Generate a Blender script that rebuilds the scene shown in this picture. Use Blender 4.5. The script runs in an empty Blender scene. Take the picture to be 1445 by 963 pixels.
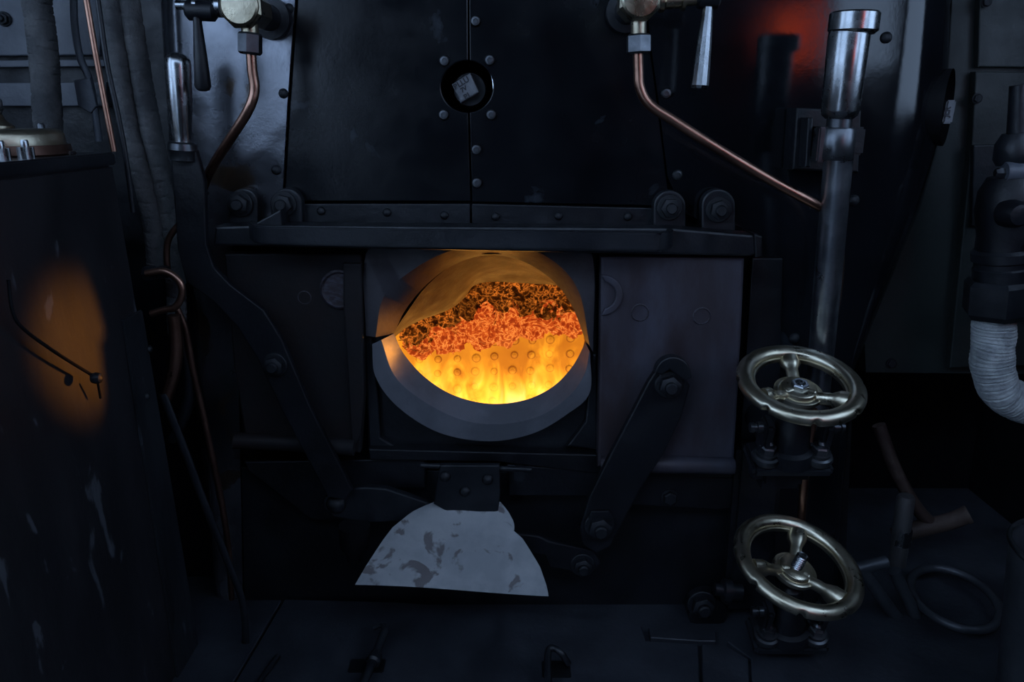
import bpy, bmesh, math, random
from mathutils import Vector, Matrix, Quaternion, noise
random.seed(7)
D = bpy.data
SC = bpy.context.scene
COL = SC.collection

# ------------------------------------------------------------------ camera
F = 1100.0                       # focal length in pixels of the 1445x963 frame
PITCH = math.radians(16)
CX, CY, CZ = 0.0, -1.65, 1.13
cp, sp = math.cos(PITCH), math.sin(PITCH)
cam = D.cameras.new('camera')
cam.sensor_width = 36
cam.lens = F / 1445 * 36
cam.clip_start = 0.02
camo = D.objects.new('camera', cam)
COL.objects.link(camo)
camo.location = (CX, CY, CZ)
camo.rotation_euler = (math.pi / 2 - PITCH, 0, 0)
SC.camera = camo

# ------------------------------------------------------------------ daylight
w = D.worlds.new('overcast_sky')
SC.world = w
w.use_nodes = True
nt = w.node_tree
bgn = nt.nodes['Background']
bgn.inputs[0].default_value = (0.46, 0.66, 1.0, 1)
bgn.inputs[1].default_value = 3.4
SC.view_settings.view_transform = 'Standard'
SC.view_settings.look = 'None'
SC.view_settings.gamma = 1
SC.view_settings.use_curve_mapping = False
SC.view_settings.exposure = 0.0

# fire light, inside the firebox over the fire bed
def fire_lamp(name, loc, power, radius, col=(1, .36, .06)):
    l = D.lights.new(name, 'POINT')
    l.energy = power; l.shadow_soft_size = radius; l.color = col
    o = D.objects.new(name, l); COL.objects.link(o); o.location = loc
    return o
def fire_beam(name, loc, aim, power, radius, cone, col):
    l = D.lights.new(name, 'SPOT')
    l.energy = power; l.shadow_soft_size = radius; l.color = col; l.spot_size = math.radians(cone); l.spot_blend = .9
    o = D.objects.new(name, l); COL.objects.link(o); o.location = loc
    o.rotation_euler = (Vector(aim) - Vector(loc)).to_track_quat('-Z', 'Y').to_euler()
    return o
fire_beam('fire_light', (0.40, 0.32, 0.565), (-.74, -.385, .755), 44, .025, 13, (1, .36, .05))
fire_lamp('fire_light', (0.30, 0.55, 0.30), 3, .05, (1, .28, .025))
fire_lamp('fire_light', (-0.05, 0.75, 0.02), 4, .10, (1, .27, .02))

# ------------------------------------------------------------------ pixel -> world
def P(x, y, Y=0.0):
    u = (x - 722.5) / F; v = (y - 481.5) / F
    t = (Y - CY) / (cp - v * sp)
    return Vector((u * t, Y, CZ + t * (-sp - v * cp)))
def PZ(x, y, Z=0.0):
    u = (x - 722.5) / F; v = (y - 481.5) / F
    t = (CZ - Z) / (sp + v * cp)
    return Vector((u * t, CY + t * (cp - v * sp), Z))
def PX(x, y, X):
    u = (x - 722.5) / F; v = (y - 481.5) / F
    t = X / u
    return Vector((X, CY + t * (cp - v * sp), CZ + t * (-sp - v * cp)))
def S(y, Y=0.0):                 # metres per pixel at that depth
    v = (y - 481.5) / F
    return (Y - CY) / (cp - v * sp) / F

# ------------------------------------------------------------------ materials
def mat(name, c1, c2=None, scale=6, rough=(.3, .5), metal=0.0, bump=.1, bscale=60, spec=.5,
        lo=.4, hi=.6, stretch=(1, 1, 1), wav=0.0, wscale=5, rscale=None, c3=None, s3=40, t3=.62, cw=.04):
    m = D.materials.new(name); m.use_nodes = True
    n = m.node_tree.nodes; L = m.node_tree.links
    b = n['Principled BSDF']
    tc = n.new('ShaderNodeTexCoord'); mp = n.new('ShaderNodeMapping')
    mp.inputs['Scale'].default_value = stretch
    L.new(tc.outputs['Object'], mp.inputs[0])
    def nz(sc, det=6, ro=.6, dist=0):
        k = n.new('ShaderNodeTexNoise'); k.inputs['Scale'].default_value = sc
        k.inputs['Detail'].default_value = det; k.inputs['Roughness'].default_value = ro
        k.inputs['Distortion'].default_value = dist
        L.new(mp.outputs[0], k.inputs['Vector']); return k.outputs['Fac']
    def ramp(src, a, bb, ca, cb):
        r = n.new('ShaderNodeValToRGB')
        r.color_ramp.elements[0].position = a; r.color_ramp.elements[1].position = bb
        r.color_ramp.elements[0].color = (*ca, 1); r.color_ramp.elements[1].color = (*cb, 1)
        L.new(src, r.inputs[0]); return r.outputs[0]
    c2 = c2 or c1
    col = ramp(nz(scale), lo, hi, c1, c2)
    if c3:
        mx = n.new('ShaderNodeMix'); mx.data_type = 'RGBA'
        L.new(ramp(nz(s3, 4, .55, .4), t3, t3 + cw, (0, 0, 0), (1, 1, 1)), mx.inputs['Factor'])
        L.new(col, mx.inputs['A']); mx.inputs['B'].default_value = (*c3, 1)
        col = mx.outputs['Result']
    L.new(col, b.inputs['Base Color'])
    mr = n.new('ShaderNodeMapRange'); mr.inputs['From Min'].default_value = .3; mr.inputs['From Max'].default_value = .7
    mr.inputs['To Min'].default_value = rough[0]; mr.inputs['To Max'].default_value = rough[1]
    L.new(nz(rscale or scale * 2.3), mr.inputs['Value']); L.new(mr.outputs[0], b.inputs['Roughness'])
    b.inputs['Metallic'].default_value = metal
    b.inputs['Specular IOR Level'].default_value = spec
    prev = None
    if wav:
        bp = n.new('ShaderNodeBump'); bp.inputs['Strength'].default_value = 1; bp.inputs['Distance'].default_value = wav
        L.new(nz(wscale, 2, .5), bp.inputs['Height']); prev = bp.outputs[0]
    if bump:
        bp = n.new('ShaderNodeBump'); bp.inputs['Strength'].default_value = bump; bp.inputs['Distance'].default_value = .004
        L.new(nz(bscale, 8, .65), bp.inputs['Height'])
        if prev: L.new(prev, bp.inputs['Normal'])
        prev = bp.outputs[0]
    if prev: L.new(prev, b.inputs['Normal'])
    return m

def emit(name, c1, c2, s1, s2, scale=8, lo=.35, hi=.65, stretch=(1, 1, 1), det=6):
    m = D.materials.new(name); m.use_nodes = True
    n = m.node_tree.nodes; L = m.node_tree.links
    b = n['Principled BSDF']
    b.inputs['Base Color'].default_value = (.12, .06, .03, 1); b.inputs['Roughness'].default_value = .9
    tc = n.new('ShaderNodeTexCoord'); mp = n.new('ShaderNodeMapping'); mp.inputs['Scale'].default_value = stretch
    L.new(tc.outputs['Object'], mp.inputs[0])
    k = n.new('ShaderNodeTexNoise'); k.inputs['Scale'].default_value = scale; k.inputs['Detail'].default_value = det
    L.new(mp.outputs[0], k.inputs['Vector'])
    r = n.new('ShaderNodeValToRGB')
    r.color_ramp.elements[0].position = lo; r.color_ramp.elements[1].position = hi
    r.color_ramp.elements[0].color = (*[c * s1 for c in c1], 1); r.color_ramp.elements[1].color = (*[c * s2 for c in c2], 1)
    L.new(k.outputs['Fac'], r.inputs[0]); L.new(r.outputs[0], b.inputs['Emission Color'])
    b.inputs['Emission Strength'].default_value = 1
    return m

M = {}
M['clad'] = mat('black_gloss_cladding', (.003, .0035, .005), (.006, .007, .009), 4, (.14, .30), 0, .05, 90, .30, wav=.0015, wscale=4, c3=(.02, .024, .03), s3=9, t3=.66)
M['cladright'] = mat('glossy_black_side_cladding', (.003, .0035, .005), (.006, .007, .009), 4, (.06, .15), 0, .03, 90, .45, wav=.0015, wscale=4, c3=(.02, .024, .03), s3=9, t3=.68)
M['cladleft'] = mat('worn_sky_sheen_cladding', (.035, .038, .045), (.13, .135, .15), 3.2, (.13, .26), .7, .10, 60, .6, wav=.008, wscale=5, c3=(.07, .05, .035), s3=6, t3=.60)  # worn black paint, lightened so the sky reflection is in its colour
M['paint'] = mat('black_oily_paint', (.003, .0035, .005), (.006, .007, .010), 9, (.30, .58), 0, .3, 60, .35)
M['iron'] = mat('dark_oiled_iron', (.006, .007, .0095), (.014, .016, .020), 10, (.28, .5), .1, .3, 50, .4)
M['soot'] = mat('sooty_black', (.0015, .0017, .0025), (.003, .0035, .005), 8, (.6, .85), 0, .4, 50, .2)
M['heat'] = mat('heat_browned_door_steel', (.030, .020, .023), (.056, .055, .074), 6, (.40, .64), .2, .25, 45, .5, c3=(.026, .018, .020), s3=4, t3=.46, cw=.2, stretch=(1, 1, .4))
M['heat2'] = mat('heat_browned_door_steel_dull', (.012, .008, .008), (.008, .008, .010), 5, (.55, .8), .1, .25, 45, .35)
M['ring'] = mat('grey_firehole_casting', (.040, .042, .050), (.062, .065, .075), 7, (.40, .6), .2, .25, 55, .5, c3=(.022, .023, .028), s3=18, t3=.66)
M['ringlow'] = mat('grey_skylit_lower_ring', (.11, .115, .13), (.16, .165, .185), 7, (.38, .58), .2, .25, 55, .5, c3=(.045, .047, .055), s3=18, t3=.66)  # lighter than the upper half: skylight on its upward faces put into the colour
M['deflector'] = mat('burnt_deflector_steel', (.062, .024, .022), (.090, .040, .036), 9, (.55, .75), 0, .35, 70, .4, c3=(.018, .012, .012), s3=60, t3=.70)
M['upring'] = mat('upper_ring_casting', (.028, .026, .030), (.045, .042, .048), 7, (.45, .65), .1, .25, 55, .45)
M['pipesteel'] = mat('dull_steel_tube', (.26, .28, .31), (.46, .48, .51), 12, (.26, .40), 1, .1, 60)
M['baffle'] = mat('scaled_baffle_steel', (.20, .21, .22), (.27, .275, .28), 8, (.45, .7), .15, .35, 70, .5, c3=(.10, .09, .09), s3=15, t3=.55)
M['steel'] = mat('polished_steel', (.26, .27, .28), (.36, .37, .38), 14, (.20, .32), 1, .05, 80)
M['steeldark'] = mat('oily_dark_steel', (.06, .065, .072), (.12, .125, .135), 12, (.25, .42), .9, .1, 60)
M['brass'] = mat('worn_brass', (.26, .22, .15), (.42, .37, .27), 9, (.22, .42), 1, .25, 60)
M['wheel'] = mat('worn_handwheel_brass', (.40, .355, .255), (.55, .50, .38), 12, (.24, .42), 1, .05, 70, c3=(.12, .09, .06), s3=22, t3=.66)
M['copper'] = mat('copper_pipe', (.26, .135, .095), (.38, .21, .15), 10, (.25, .42), 1, .1, 60)
M['copperdk'] = mat('tarnished_copper_pipe', (.07, .036, .026), (.12, .065, .048), 10, (.35, .55), .9, .1, 60)
M['lag'] = mat('woven_pipe_lagging', (.055, .057, .06), (.11, .11, .11), 14, (.8, .95), 0, .9, 130, .2)
M['lagw'] = mat('pale_rope_lagging', (.26, .28, .285), (.42, .44, .44), 30, (.8, .95), 0, .9, 120, .2)
M['wallpaint'] = mat('blue_grey_wall_paint', (.05, .056, .070), (.08, .087, .105), 6, (.35, .55), 0, .3, 60)
M['wallgreen'] = mat('dark_green_grey_wall', (.006, .009, .009), (.012, .016, .015), 4, (.45, .7), 0, .4, 40)
M['cab'] = mat('black_cabinet_paint', (.012, .012, .014), (.019, .018, .021), 6, (.36, .6), 0, .15, 60, .35, c3=(.06, .065, .075), s3=20, t3=.64, stretch=(1, 1, .4))
M['cabstrip'] = mat('scuffed_cabinet_edge', (.008, .009, .012), (.015, .017, .021), 9, (.4, .65), .1, .4, 40, .5, c3=(.04, .045, .055), s3=26, t3=.68, stretch=(1, 1, .35))
M['floor'] = mat('oily_steel_footplate', (.016, .018, .024), (.028, .032, .041), 5, (.42, .7), .1, .35, 50, .5)
M['roof'] = mat('dark_cab_roof', (.03, .03, .03), None, 5, (.7, .9))
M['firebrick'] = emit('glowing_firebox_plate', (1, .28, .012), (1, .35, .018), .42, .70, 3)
M['coal'] = emit('glowing_fire_bed', (1, .40, .05), (1, .60, .14), 1.2, 4.2, 7)
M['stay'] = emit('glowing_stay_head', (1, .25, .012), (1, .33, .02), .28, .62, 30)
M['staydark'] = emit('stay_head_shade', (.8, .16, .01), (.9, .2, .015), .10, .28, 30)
M['tin'] = mat('painted_tin', (.035, .038, .045), (.06, .065, .075), 8, (.35, .55), .4, .2)
M['rust'] = mat('rusty_pipe', (.04, .022, .018), (.065, .045, .036), 14, (.5, .8), .2, .5, 60)
M['wood'] = mat('dark_handle_wood', (.03, .028, .03), (.05, .048, .048), 10, (.45, .65), 0, .3, 60, stretch=(4, 4, .5))
M['stamp'] = mat('stamped_letters', (.02, .02, .025), None, 5, (.6, .7))
M['plug'] = mat('dull_steel_plug', (.12, .125, .135), (.17, .175, .185), 20, (.45, .6), .4, .4, 90)

# ------------------------------------------------------------------ object helpers
ORG = {}
def link(o, parent, org):
    COL.objects.link(o)
    if parent is not None: o.parent = parent
    ORG[o.name] = org.copy()
    return o
def thing(name, label, cat, loc=(0, 0, 0), group=None):
    o = D.objects.new(name, None); o.location = loc
    o.empty_display_size = .05
    link(o, None, Vector(loc))
    o['label'] = label; o['category'] = cat
    if group: o['group'] = group
    return o
def tag(o, label, cat=None, group=None, kind=None):
    o['label'] = label
    if cat: o['category'] = cat
    if group: o['group'] = group
    if kind: o['kind'] = kind
    return o
def smooth_mesh(me, ang=40):
    me.shade_auto_smooth if False else None
    bm = bmesh.new(); bm.from_mesh(me)
    for f in bm.faces: f.smooth = True
    a = math.radians(ang)
    for e in bm.edges:
        e.smooth = (len(e.link_faces) == 2 and e.calc_face_angle(0) < a)
    bm.to_mesh(me); bm.free()
def put(name, me, m, parent=None, org=None, smooth=40, label=None):
    """link world-space mesh `me` as one object; vertices are moved to the thing's origin"""
    if org is None:
        org = ORG[parent.name] if parent is not None else None
    if org is None:
        vs = [v.co for v in me.vertices]
        org = Vector(((min(v.x for v in vs) + max(v.x for v in vs)) / 2, (min(v.y for v in vs) + max(v.y for v in vs)) / 2, min(v.z for v in vs)))
    me.transform(Matrix.Translation(-org))
    if smooth: smooth_mesh(me, 18 if me.get('plate') else smooth)
    me.materials.clear(); me.materials.append(M[m])
    o = D.objects.new(name, me)
    if parent is None: o.location = org
    else: o.location = org - ORG[parent.name]
    link(o, parent, org)
    if label: o['label'] = label
    return o
def mesh(verts, faces):
    me = D.meshes.new('m'); me.from_pydata([tuple(v) for v in verts], [], faces); me.validate()
    bm = bmesh.new(); bm.from_mesh(me); bmesh.ops.recalc_face_normals(bm, faces=bm.faces[:]); bm.to_mesh(me); bm.free()
    return me
def join(*mes):
    vs, fs = [], []
    for me in mes:
        o = len(vs); vs += [v.co.copy() for v in me.vertices]
        fs += [[i + o for i in p.vertices] for p in me.polygons]
    me = D.meshes.new('m'); me.from_pydata([tuple(v) for v in vs], [], fs)
    return me
def flat(outlines, y0, y1, bev=.002, res=1):
    """plate standing in the XZ plane between depths y0 (near) and y1 (far). outlines: world points, first the outline then holes"""
    cu = D.curves.new('c', 'CURVE'); cu.dimensions = '2D'; cu.fill_mode = 'BOTH'
    th = (y1 - y0) / 2
    bev = min(bev, th * .9)
    cu.extrude = max(th - bev, 0); cu.bevel_depth = bev; cu.bevel_resolution = res; cu.offset = -bev
    for pts in outlines:
        s = cu.splines.new('POLY'); s.points.add(len(pts) - 1)
        for i, p in enumerate(pts): s.points[i].co = (p[0], p[2], 0, 1)
        s.use_cyclic_u = True
    o = D.objects.new('c', cu)
    me = D.meshes.new_from_object(o)
    D.objects.remove(o); D.curves.remove(cu)
    ym = (y0 + y1) / 2
    for v in me.vertices:
        x, y, z = v.co; v.co = (x, ym - z, y)
    bm = bmesh.new(); bm.from_mesh(me); bmesh.ops.remove_doubles(bm, verts=bm.verts[:], dist=1e-6)
    bmesh.ops.recalc_face_normals(bm, faces=bm.faces[:]); bm.to_mesh(me); bm.free()
    me['plate'] = 1
    return me
def pflat(px, y0, y1, bev=.002, holes=(), res=1):
    return flat([[P(x, y, y0) for x, y in px]] + [[P(x, y, y0) for x, y in h] for h in holes], y0, y1, bev, res)
def circ(cx, cy, r, n=32, a0=0, a1=360, ry=None):
    ry = ry or r
    full = abs(a1 - a0) >= 360
    k = n if full else n - 1
    return [(cx + r * math.cos(math.radians(a0 + (a1 - a0) * i / k)), cy + ry * math.sin(math.radians(a0 + (a1 - a0) * i / k))) for i in range(n)]
def cat(pts, n=8):
    """Catmull-Rom through points (any tuple length)"""
    pts = [Vector(p) for p in pts]
    ext = [pts[0] * 2 - pts[1]] + pts + [pts[-1] * 2 - pts[-2]]
    out = []
    for i in range(1, len(ext) - 2):
        p0, p1, p2, p3 = ext[i - 1:i + 3]
        for k in range(n):
            t = k / n
            out.append(.5 * ((2 * p1) + (p2 - p0) * t + (2 * p0 - 5 * p1 + 4 * p2 - p3) * t * t + (3 * p1 - p0 - 3 * p2 + p3) * t ** 3))
    out.append(pts[-1]); return out
def tube(pts, r, sides=14, closed=False, rf=None, flatten=None):
    pts = [Vector(p) for p in pts]
    n = len(pts); vs = []; fs = []
    tang = []
    for i in range(n):
        a = pts[(i - 1) % n] if (closed or i > 0) else pts[0]
        b = pts[(i + 1) % n] if (closed or i < n - 1) else pts[-1]
        tang.append((b - a).normalized())
    up = Vector((0, 1, 0)) if abs(tang[0].y) < .9 else Vector((0, 0, 1))
    nn = (up - tang[0] * up.dot(tang[0])).normalized()
    L = 0
    for i in range(n):
        if i: 
            q = tang[i - 1].rotation_difference(tang[i]); nn = q @ nn; nn = (nn - tang[i] * nn.dot(tang[i])).normalized()
            L += (pts[i] - pts[i - 1]).length
        bb = tang[i].cross(nn)
        for k in range(sides):
            a = 2 * math.pi * k / sides
            rr = r[i] if isinstance(r, (list, tuple)) else r
            if rf: rr *= rf(L, a, i)
            vs.append(pts[i] + (nn * math.cos(a) * (flatten or 1) + bb * math.sin(a)) * rr)
    m = n if closed else n - 1
    for i in range(m):
        for k in range(sides):
            a = i * sides + k; b = i * sides + (k + 1) % sides
            c = ((i + 1) % n) * sides + (k + 1) % sides; d = ((i + 1) % n) * sides + k
            fs.append((a, b, c, d))
    if not closed:
        fs.append(tuple(range(sides))[::-1]); fs.append(tuple(range((n - 1) * sides, n * sides)))
    return mesh(vs, fs)
def frame_of(d):
    d = Vector(d).normalized()
    a = Vector((0, 0, 1)) if abs(d.z) < .9 else Vector((1, 0, 0))
    x = a.cross(d).normalized(); return x, d.cross(x).normalized(), d
def lathe(o, d, prof, sides=28, rot=0, caps=True):
    """prof: list of (distance along d, radius)"""
    x, y, d = frame_of(d); o = Vector(o); vs = []; fs = []
    for (h, r) in prof:
        for k in range(sides):
            a = 2 * math.pi * k / sides + rot
            vs.append(o + d * h + (x * math.cos(a) + y * math.sin(a)) * max(r, 1e-5))
    for i in range(len(prof) - 1):
        for k in range(sides):
            a = i * sides + k; b = i * sides + (k + 1) % sides
            fs.append((a, b, b + sides, a + sides))
    if caps:
        fs.append(tuple(range(sides))[::-1]); fs.append(tuple(range((len(prof) - 1) * sides, len(prof) * sides)))
    return mesh(vs, fs)
def boxm(c, sx, sy, sz, X=(1, 0, 0), Y=(0, 1, 0), Z=(0, 0, 1), bev=.002):
    X, Y, Z = Vector(X), Vector(Y), Vector(Z); c = Vector(c)
    bm = bmesh.new(); bmesh.ops.create_cube(bm, size=1)
    for v in bm.verts: v.co = Vector((v.co.x * sx, v.co.y * sy, v.co.z * sz))
    if bev: bmesh.ops.bevel(bm, geom=bm.edges[:], offset=min(bev, min(sx, sy, sz) * .4), segments=2, affect='EDGES')
    for v in bm.verts: v.co = c + X * v.co.x + Y * v.co.y + Z * v.co.z
    me = D.meshes.new('m'); bm.to_mesh(me); bm.free(); return me
def box2(x0, x1, y0, y1, z0, z1, bev=.002):
    return boxm(((x0 + x1) / 2, (y0 + y1) / 2, (z0 + z1) / 2), abs(x1 - x0), abs(y1 - y0), abs(z1 - z0), bev=bev)

# small fasteners: one mesh each, pointing towards -Y, unit radius
def _proto(me, m):
    smooth_mesh(me, 35); me.materials.append(M[m]); return me
PT = {}
PT['rivet'] = _proto(lathe((0, .05, 0), (0, -1, 0), [(0, 1), (.15, 1), (.45, .82), (.68, .5), (.78, .05)], 14), 'iron')
PT['screw'] = _proto(join(lathe((0, .05, 0), (0, -1, 0), [(0, 1), (.2, 1), (.5, .8), (.55, .45), (.35, .4), (.35, .05)], 14)), 'steeldark')
PT['nut'] = _proto(join(lathe((0, .1, 0), (0, -1, 0), [(0, 1.45), (.25, 1.45), (.32, 1.35)], 24),
                        lathe((0, 0, 0), (0, -1, 0), [(.1, 1.12), (.95, 1.12), (1.05, .95)], 6, .3),
                        lathe((0, 0, 0), (0, -1, 0), [(.6, .62), (1.45, .62), (1.6, .5)], 18)), 'iron')
PT['hexbolt'] = _proto(join(lathe((0, .1, 0), (0, -1, 0), [(0, 1.25), (.22, 1.25)], 22),
                            lathe((0, 0, 0), (0, -1, 0), [(.05, 1), (.65, 1), (.75, .85)], 6, .2)), 'iron')
PT['boss'] = _proto(lathe((0, .1, 0), (0, -1, 0), [(0, 1), (.25, 1), (.32, .9), (.2, .8), (.2, .05)], 30), 'heat')
def inst(name, proto, parent, pos, r, rot=None, label=None, sub=None):
    o = D.objects.new(name, PT[proto] if isinstance(proto, str) else proto)
    o.scale = (r, r, r)
    if rot is not None: o.rotation_euler = rot
    o.location = Vector(pos) - ORG[parent.name]
    link(o, parent, Vector(pos))
    if label: o['label'] = label
    return o
def fast(parent, proto, pts, Y, rpx, name=None, **k):
    for (x, y) in pts:
        inst(name or {'rivet': 'rivet', 'screw': 'screw', 'nut': 'nut', 'hexbolt': 'bolt', 'boss': 'boss'}[proto], proto, parent, P(x, y, Y), rpx * S(y, Y), rot=(0, random.random() * 6, 0), **k)

def axis_lathe(pa, pb, Y, prof, sides=28, rot=0, Yb=None):
    """lathe between two pixels; prof given as (fraction 0..1, radius in pixels)"""
    a = P(*pa, Y); b = P(*pb, Y if Yb is None else Yb); d = b - a; L = d.length; s = S((pa[1] + pb[1]) / 2, Y)
    return lathe(a, d, [(t * L, r * s) for t, r in prof], sides, rot)
def ptube(px, Y, rpx, n=8, sides=14, rf=None, flatten=None):
    pts = []
    for p in px:
        yy = p[2] if len(p) > 2 else Y
        pts.append(P(p[0], p[1], yy))
    s = S(px[len(px) // 2][1], Y)
    return tube(cat(pts, n), rpx * s, sides, rf=rf, flatten=flatten)
def lagf(pitch=.012, depth=.06, seed=0):
    def f(L, a, i):
        w = (L / pitch + a / (2 * math.pi) + (.25 + pitch * 0) * noise.noise((L * 9, seed, 0)) + .25 * noise.noise((L * 20, math.cos(a), math.sin(a) + seed))) % 1
        return 1 + .03 * math.sin(w * math.pi) - 2.4 * depth * math.exp(-((w - .5) / .07) ** 2) + .07 * noise.noise((L * 30, math.cos(a) + seed, math.sin(a)))
    return f

# ================================================================== SETTING
def struct(name, me, m, label=None, smooth=30):
    o = put(name, me, m, org=Vector((0, 0, 0)), smooth=smooth); o['kind'] = 'structure'
    if label: o['label'] = label
    return o
ceil_ = struct('ceiling', box2(-1.5, 1.5, -1.85, .5, 2.35, 2.4), 'roof', 'dark steel cab roof above the footplate')
floor = struct('floor', box2(-1.5, 1.5, -3.0, 1.0, -.06, -.012), 'floor', 'oily black steel footplate')
struct('wall_rear', box2(-1.12, 1.5, -3.05, -3.0, 0, 2.5), 'soot', 'black tender front behind the footplate')
def side_wall(name, x0, x1, outline, holes, lab):
    me = flat([[(y, 0, z) for y, z in o_] for o_ in [outline] + holes], x0, x1, .003)
    for v in me.vertices: v.co = Vector((v.co.y, v.co.x, v.co.z))
    bm = bmesh.new(); bm.from_mesh(me); bmesh.ops.recalc_face_normals(bm, faces=bm.faces[:]); bm.to_mesh(me); bm.free()
    return struct(name, me, 'soot', lab)
win = [(-1.10, 1.15), (-.42, 1.15), (-.42, 2.05), (-1.10, 2.05)]
side_wall('wall_left', -1.5, -1.46, [(-3.0, -.06), (.66, -.06), (.66, 2.35), (-1.3, 2.35), (-1.3, 1.24), (-3.0, 1.24)], [win], 'cab side sheet on the left with a window opening')
side_wall('wall_right', 1.46, 1.5, [(-3.0, -.06), (.66, -.06), (.66, 2.35), (-1.3, 2.35), (-1.3, 1.3), (-2.15, 1.3), (-2.15, 2.35), (-3.0, 2.35)], [win], 'cab side sheet on the right with a window opening')

# ------- floor plates
def floorplate(px, z0, z1, m='floor', label=None):
    pts = [PZ(x, y, z1) for x, y in px]
    vs = [(p.x, p.y, z0) for p in pts] + [(p.x, p.y, z1) for p in pts]
    n = len(pts)
    fs = [tuple(range(n))[::-1], tuple(range(n, 2 * n))] + [(i, (i + 1) % n, n + (i + 1) % n, n + i) for i in range(n)]
    me = mesh(vs, fs)
    bm = bmesh.new(); bm.from_mesh(me)
    bmesh.ops.bevel(bm, geom=[e for e in bm.edges if all(v.co.z > z1 - 1e-4 for v in e.verts)], offset=.002, segments=1, affect='EDGES')
    bm.to_mesh(me); bm.free()
    o = put('floor_plate', me, m, floor)
    if label: o['label'] = label
    return o
floorplate([(240, 838), (398, 846), (325, 970), (210, 1100), (100, 1100)], -.012, .0)
floorplate([(402, 846), (560, 850), (735, 862), (905, 884), (912, 905), (985, 909), (992, 1100), (215, 1100), (328, 970)], -.012, .006)
floorplate([(915, 886), (1010, 892), (1010, 905), (990, 905), (918, 900)], -.012, .001)
floorplate([(990, 909), (1022, 910), (1056, 930), (1062, 1100), (997, 1100)], -.012, .004)
floorplate([(1026, 905), (1190, 870), (1240, 850), (1460, 870), (1560, 1100), (1067, 1100), (1060, 930)], -.012, .0)

# ------- front walls beside the boiler
wl = struct('wall_front_left', pflat([(-300, -400), (250, -400), (420, 300), (420, 1010), (-300, 1010)], .12, .16, .001), 'paint', 'cab front sheet left of the boiler')
put('panel', pflat([(-120, -120), (150, -120), (140, 78), (-120, 80)], .09, .12, .003), 'wallpaint', wl, label='blue-grey painted panel with a nut')
put('panel', pflat([(-120, 86), (150, 84), (150, 94), (-120, 96)], .095, .12, .002), 'wallpaint', wl)
put('panel', pflat([(-120, 118), (150, 116), (150, 150), (-120, 150)], .095, .12, .002), 'wallpaint', wl)
fast(wl, 'nut', [(6, 27)], .088, 7)
put('conduit', ptube([(104, -30), (105, 30), (113, 80), (128, 120), (140, 200)], .05, 5), 'wallpaint', wl, label='thin pale conduit')
put('tag_plate', pflat([(103, 113), (127, 110), (136, 150), (128, 160), (110, 150)], .04, .05, .002), 'wallpaint', wl, label='small pale green-grey plate')
wr = struct('wall_front_right', pflat([(1180, -260), (1560, -260), (1600, 530), (1222, 526)], .16, .20, .001), 'wallgreen', 'dark cab front sheet right of the boiler')
put('panel', pflat([(1377, 101), (1600, 103), (1600, 512), (1340, 520), (1372, 200)], .135, .16, .003), 'wallgreen', wr)
put('panel', pflat([(1386, -120), (1600, -120), (1600, 97), (1380, 95)], .14, .16, .003), 'wallgreen', wr)
put('panel', pflat([(1374, 205), (1420, 204), (1425, 320), (1372, 320)], .12, .135, .003), 'paint', wr)
fast(wr, 'hexbolt', [(1379, 139), (1388, 216), (1392, 3)], .13, 6)
fast(wr, 'hexbolt', [(1258, 513)], .155, 6)
struct('wall_recess_back', box2(-1.5, -.64, .62, .66, -.06, 2.3), 'soot', 'black space behind the left hand cab front')
struct('wall_recess', box2(.64, 1.46, .62, .66, -.06, 2.3), 'soot', 'black recess under the right hand cab front')

# ================================================================== BACKHEAD
BH = thing('boiler_backhead', 'black boiler backhead with riveted cladding plates around the glowing firehole', 'boiler', (0, .03, 0))
FH_C = (691, 462)
washc = (659, 122)
holew = circ(*washc, 37, 40)
holef = circ(688, 468, 146, 48, ry=122)
put('backplate', flat([[P(x, y, .03) for x, y in [(215, -260), (1260, -260), (1205, 520), (1185, 1010), (330, 1010), (270, 520)]],
                       [P(x, y, .03) for x, y in circ(*washc, 38, 40)], [P(x, y, .03) for x, y in holef]], .03, .07, .001), 'soot', BH)
# cladding plates
def arc_px(c, r, a0, a1, n=18): return circ(c[0], c[1], r, n, a0, a1)
AL = [(418, -150), (418, 0), (407, 150), (400, 283)]
pl = [(660, -150)] + [(660, 0)] + arc_px(washc, 37, -88, -272, 20) + [(664, 284)] + [(401, 284), (409, 150), (420, 0), (420, -150)]
put('cladding_plate', pflat(pl, .008, .029, .002), 'clad', BH, label='upper centre left cladding plate')
pr = [(662, -150), (662, 0)] + arc_px(washc, 37, -84, 84, 20) + [(666, 284), (666, 285), (944, 291), (943, 272), (927, 140), (912, 30), (905, -150)]
put('cladding_plate', pflat(pr, .010, .029, .002), 'clad', BH, label='upper centre right cladding plate')
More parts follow.
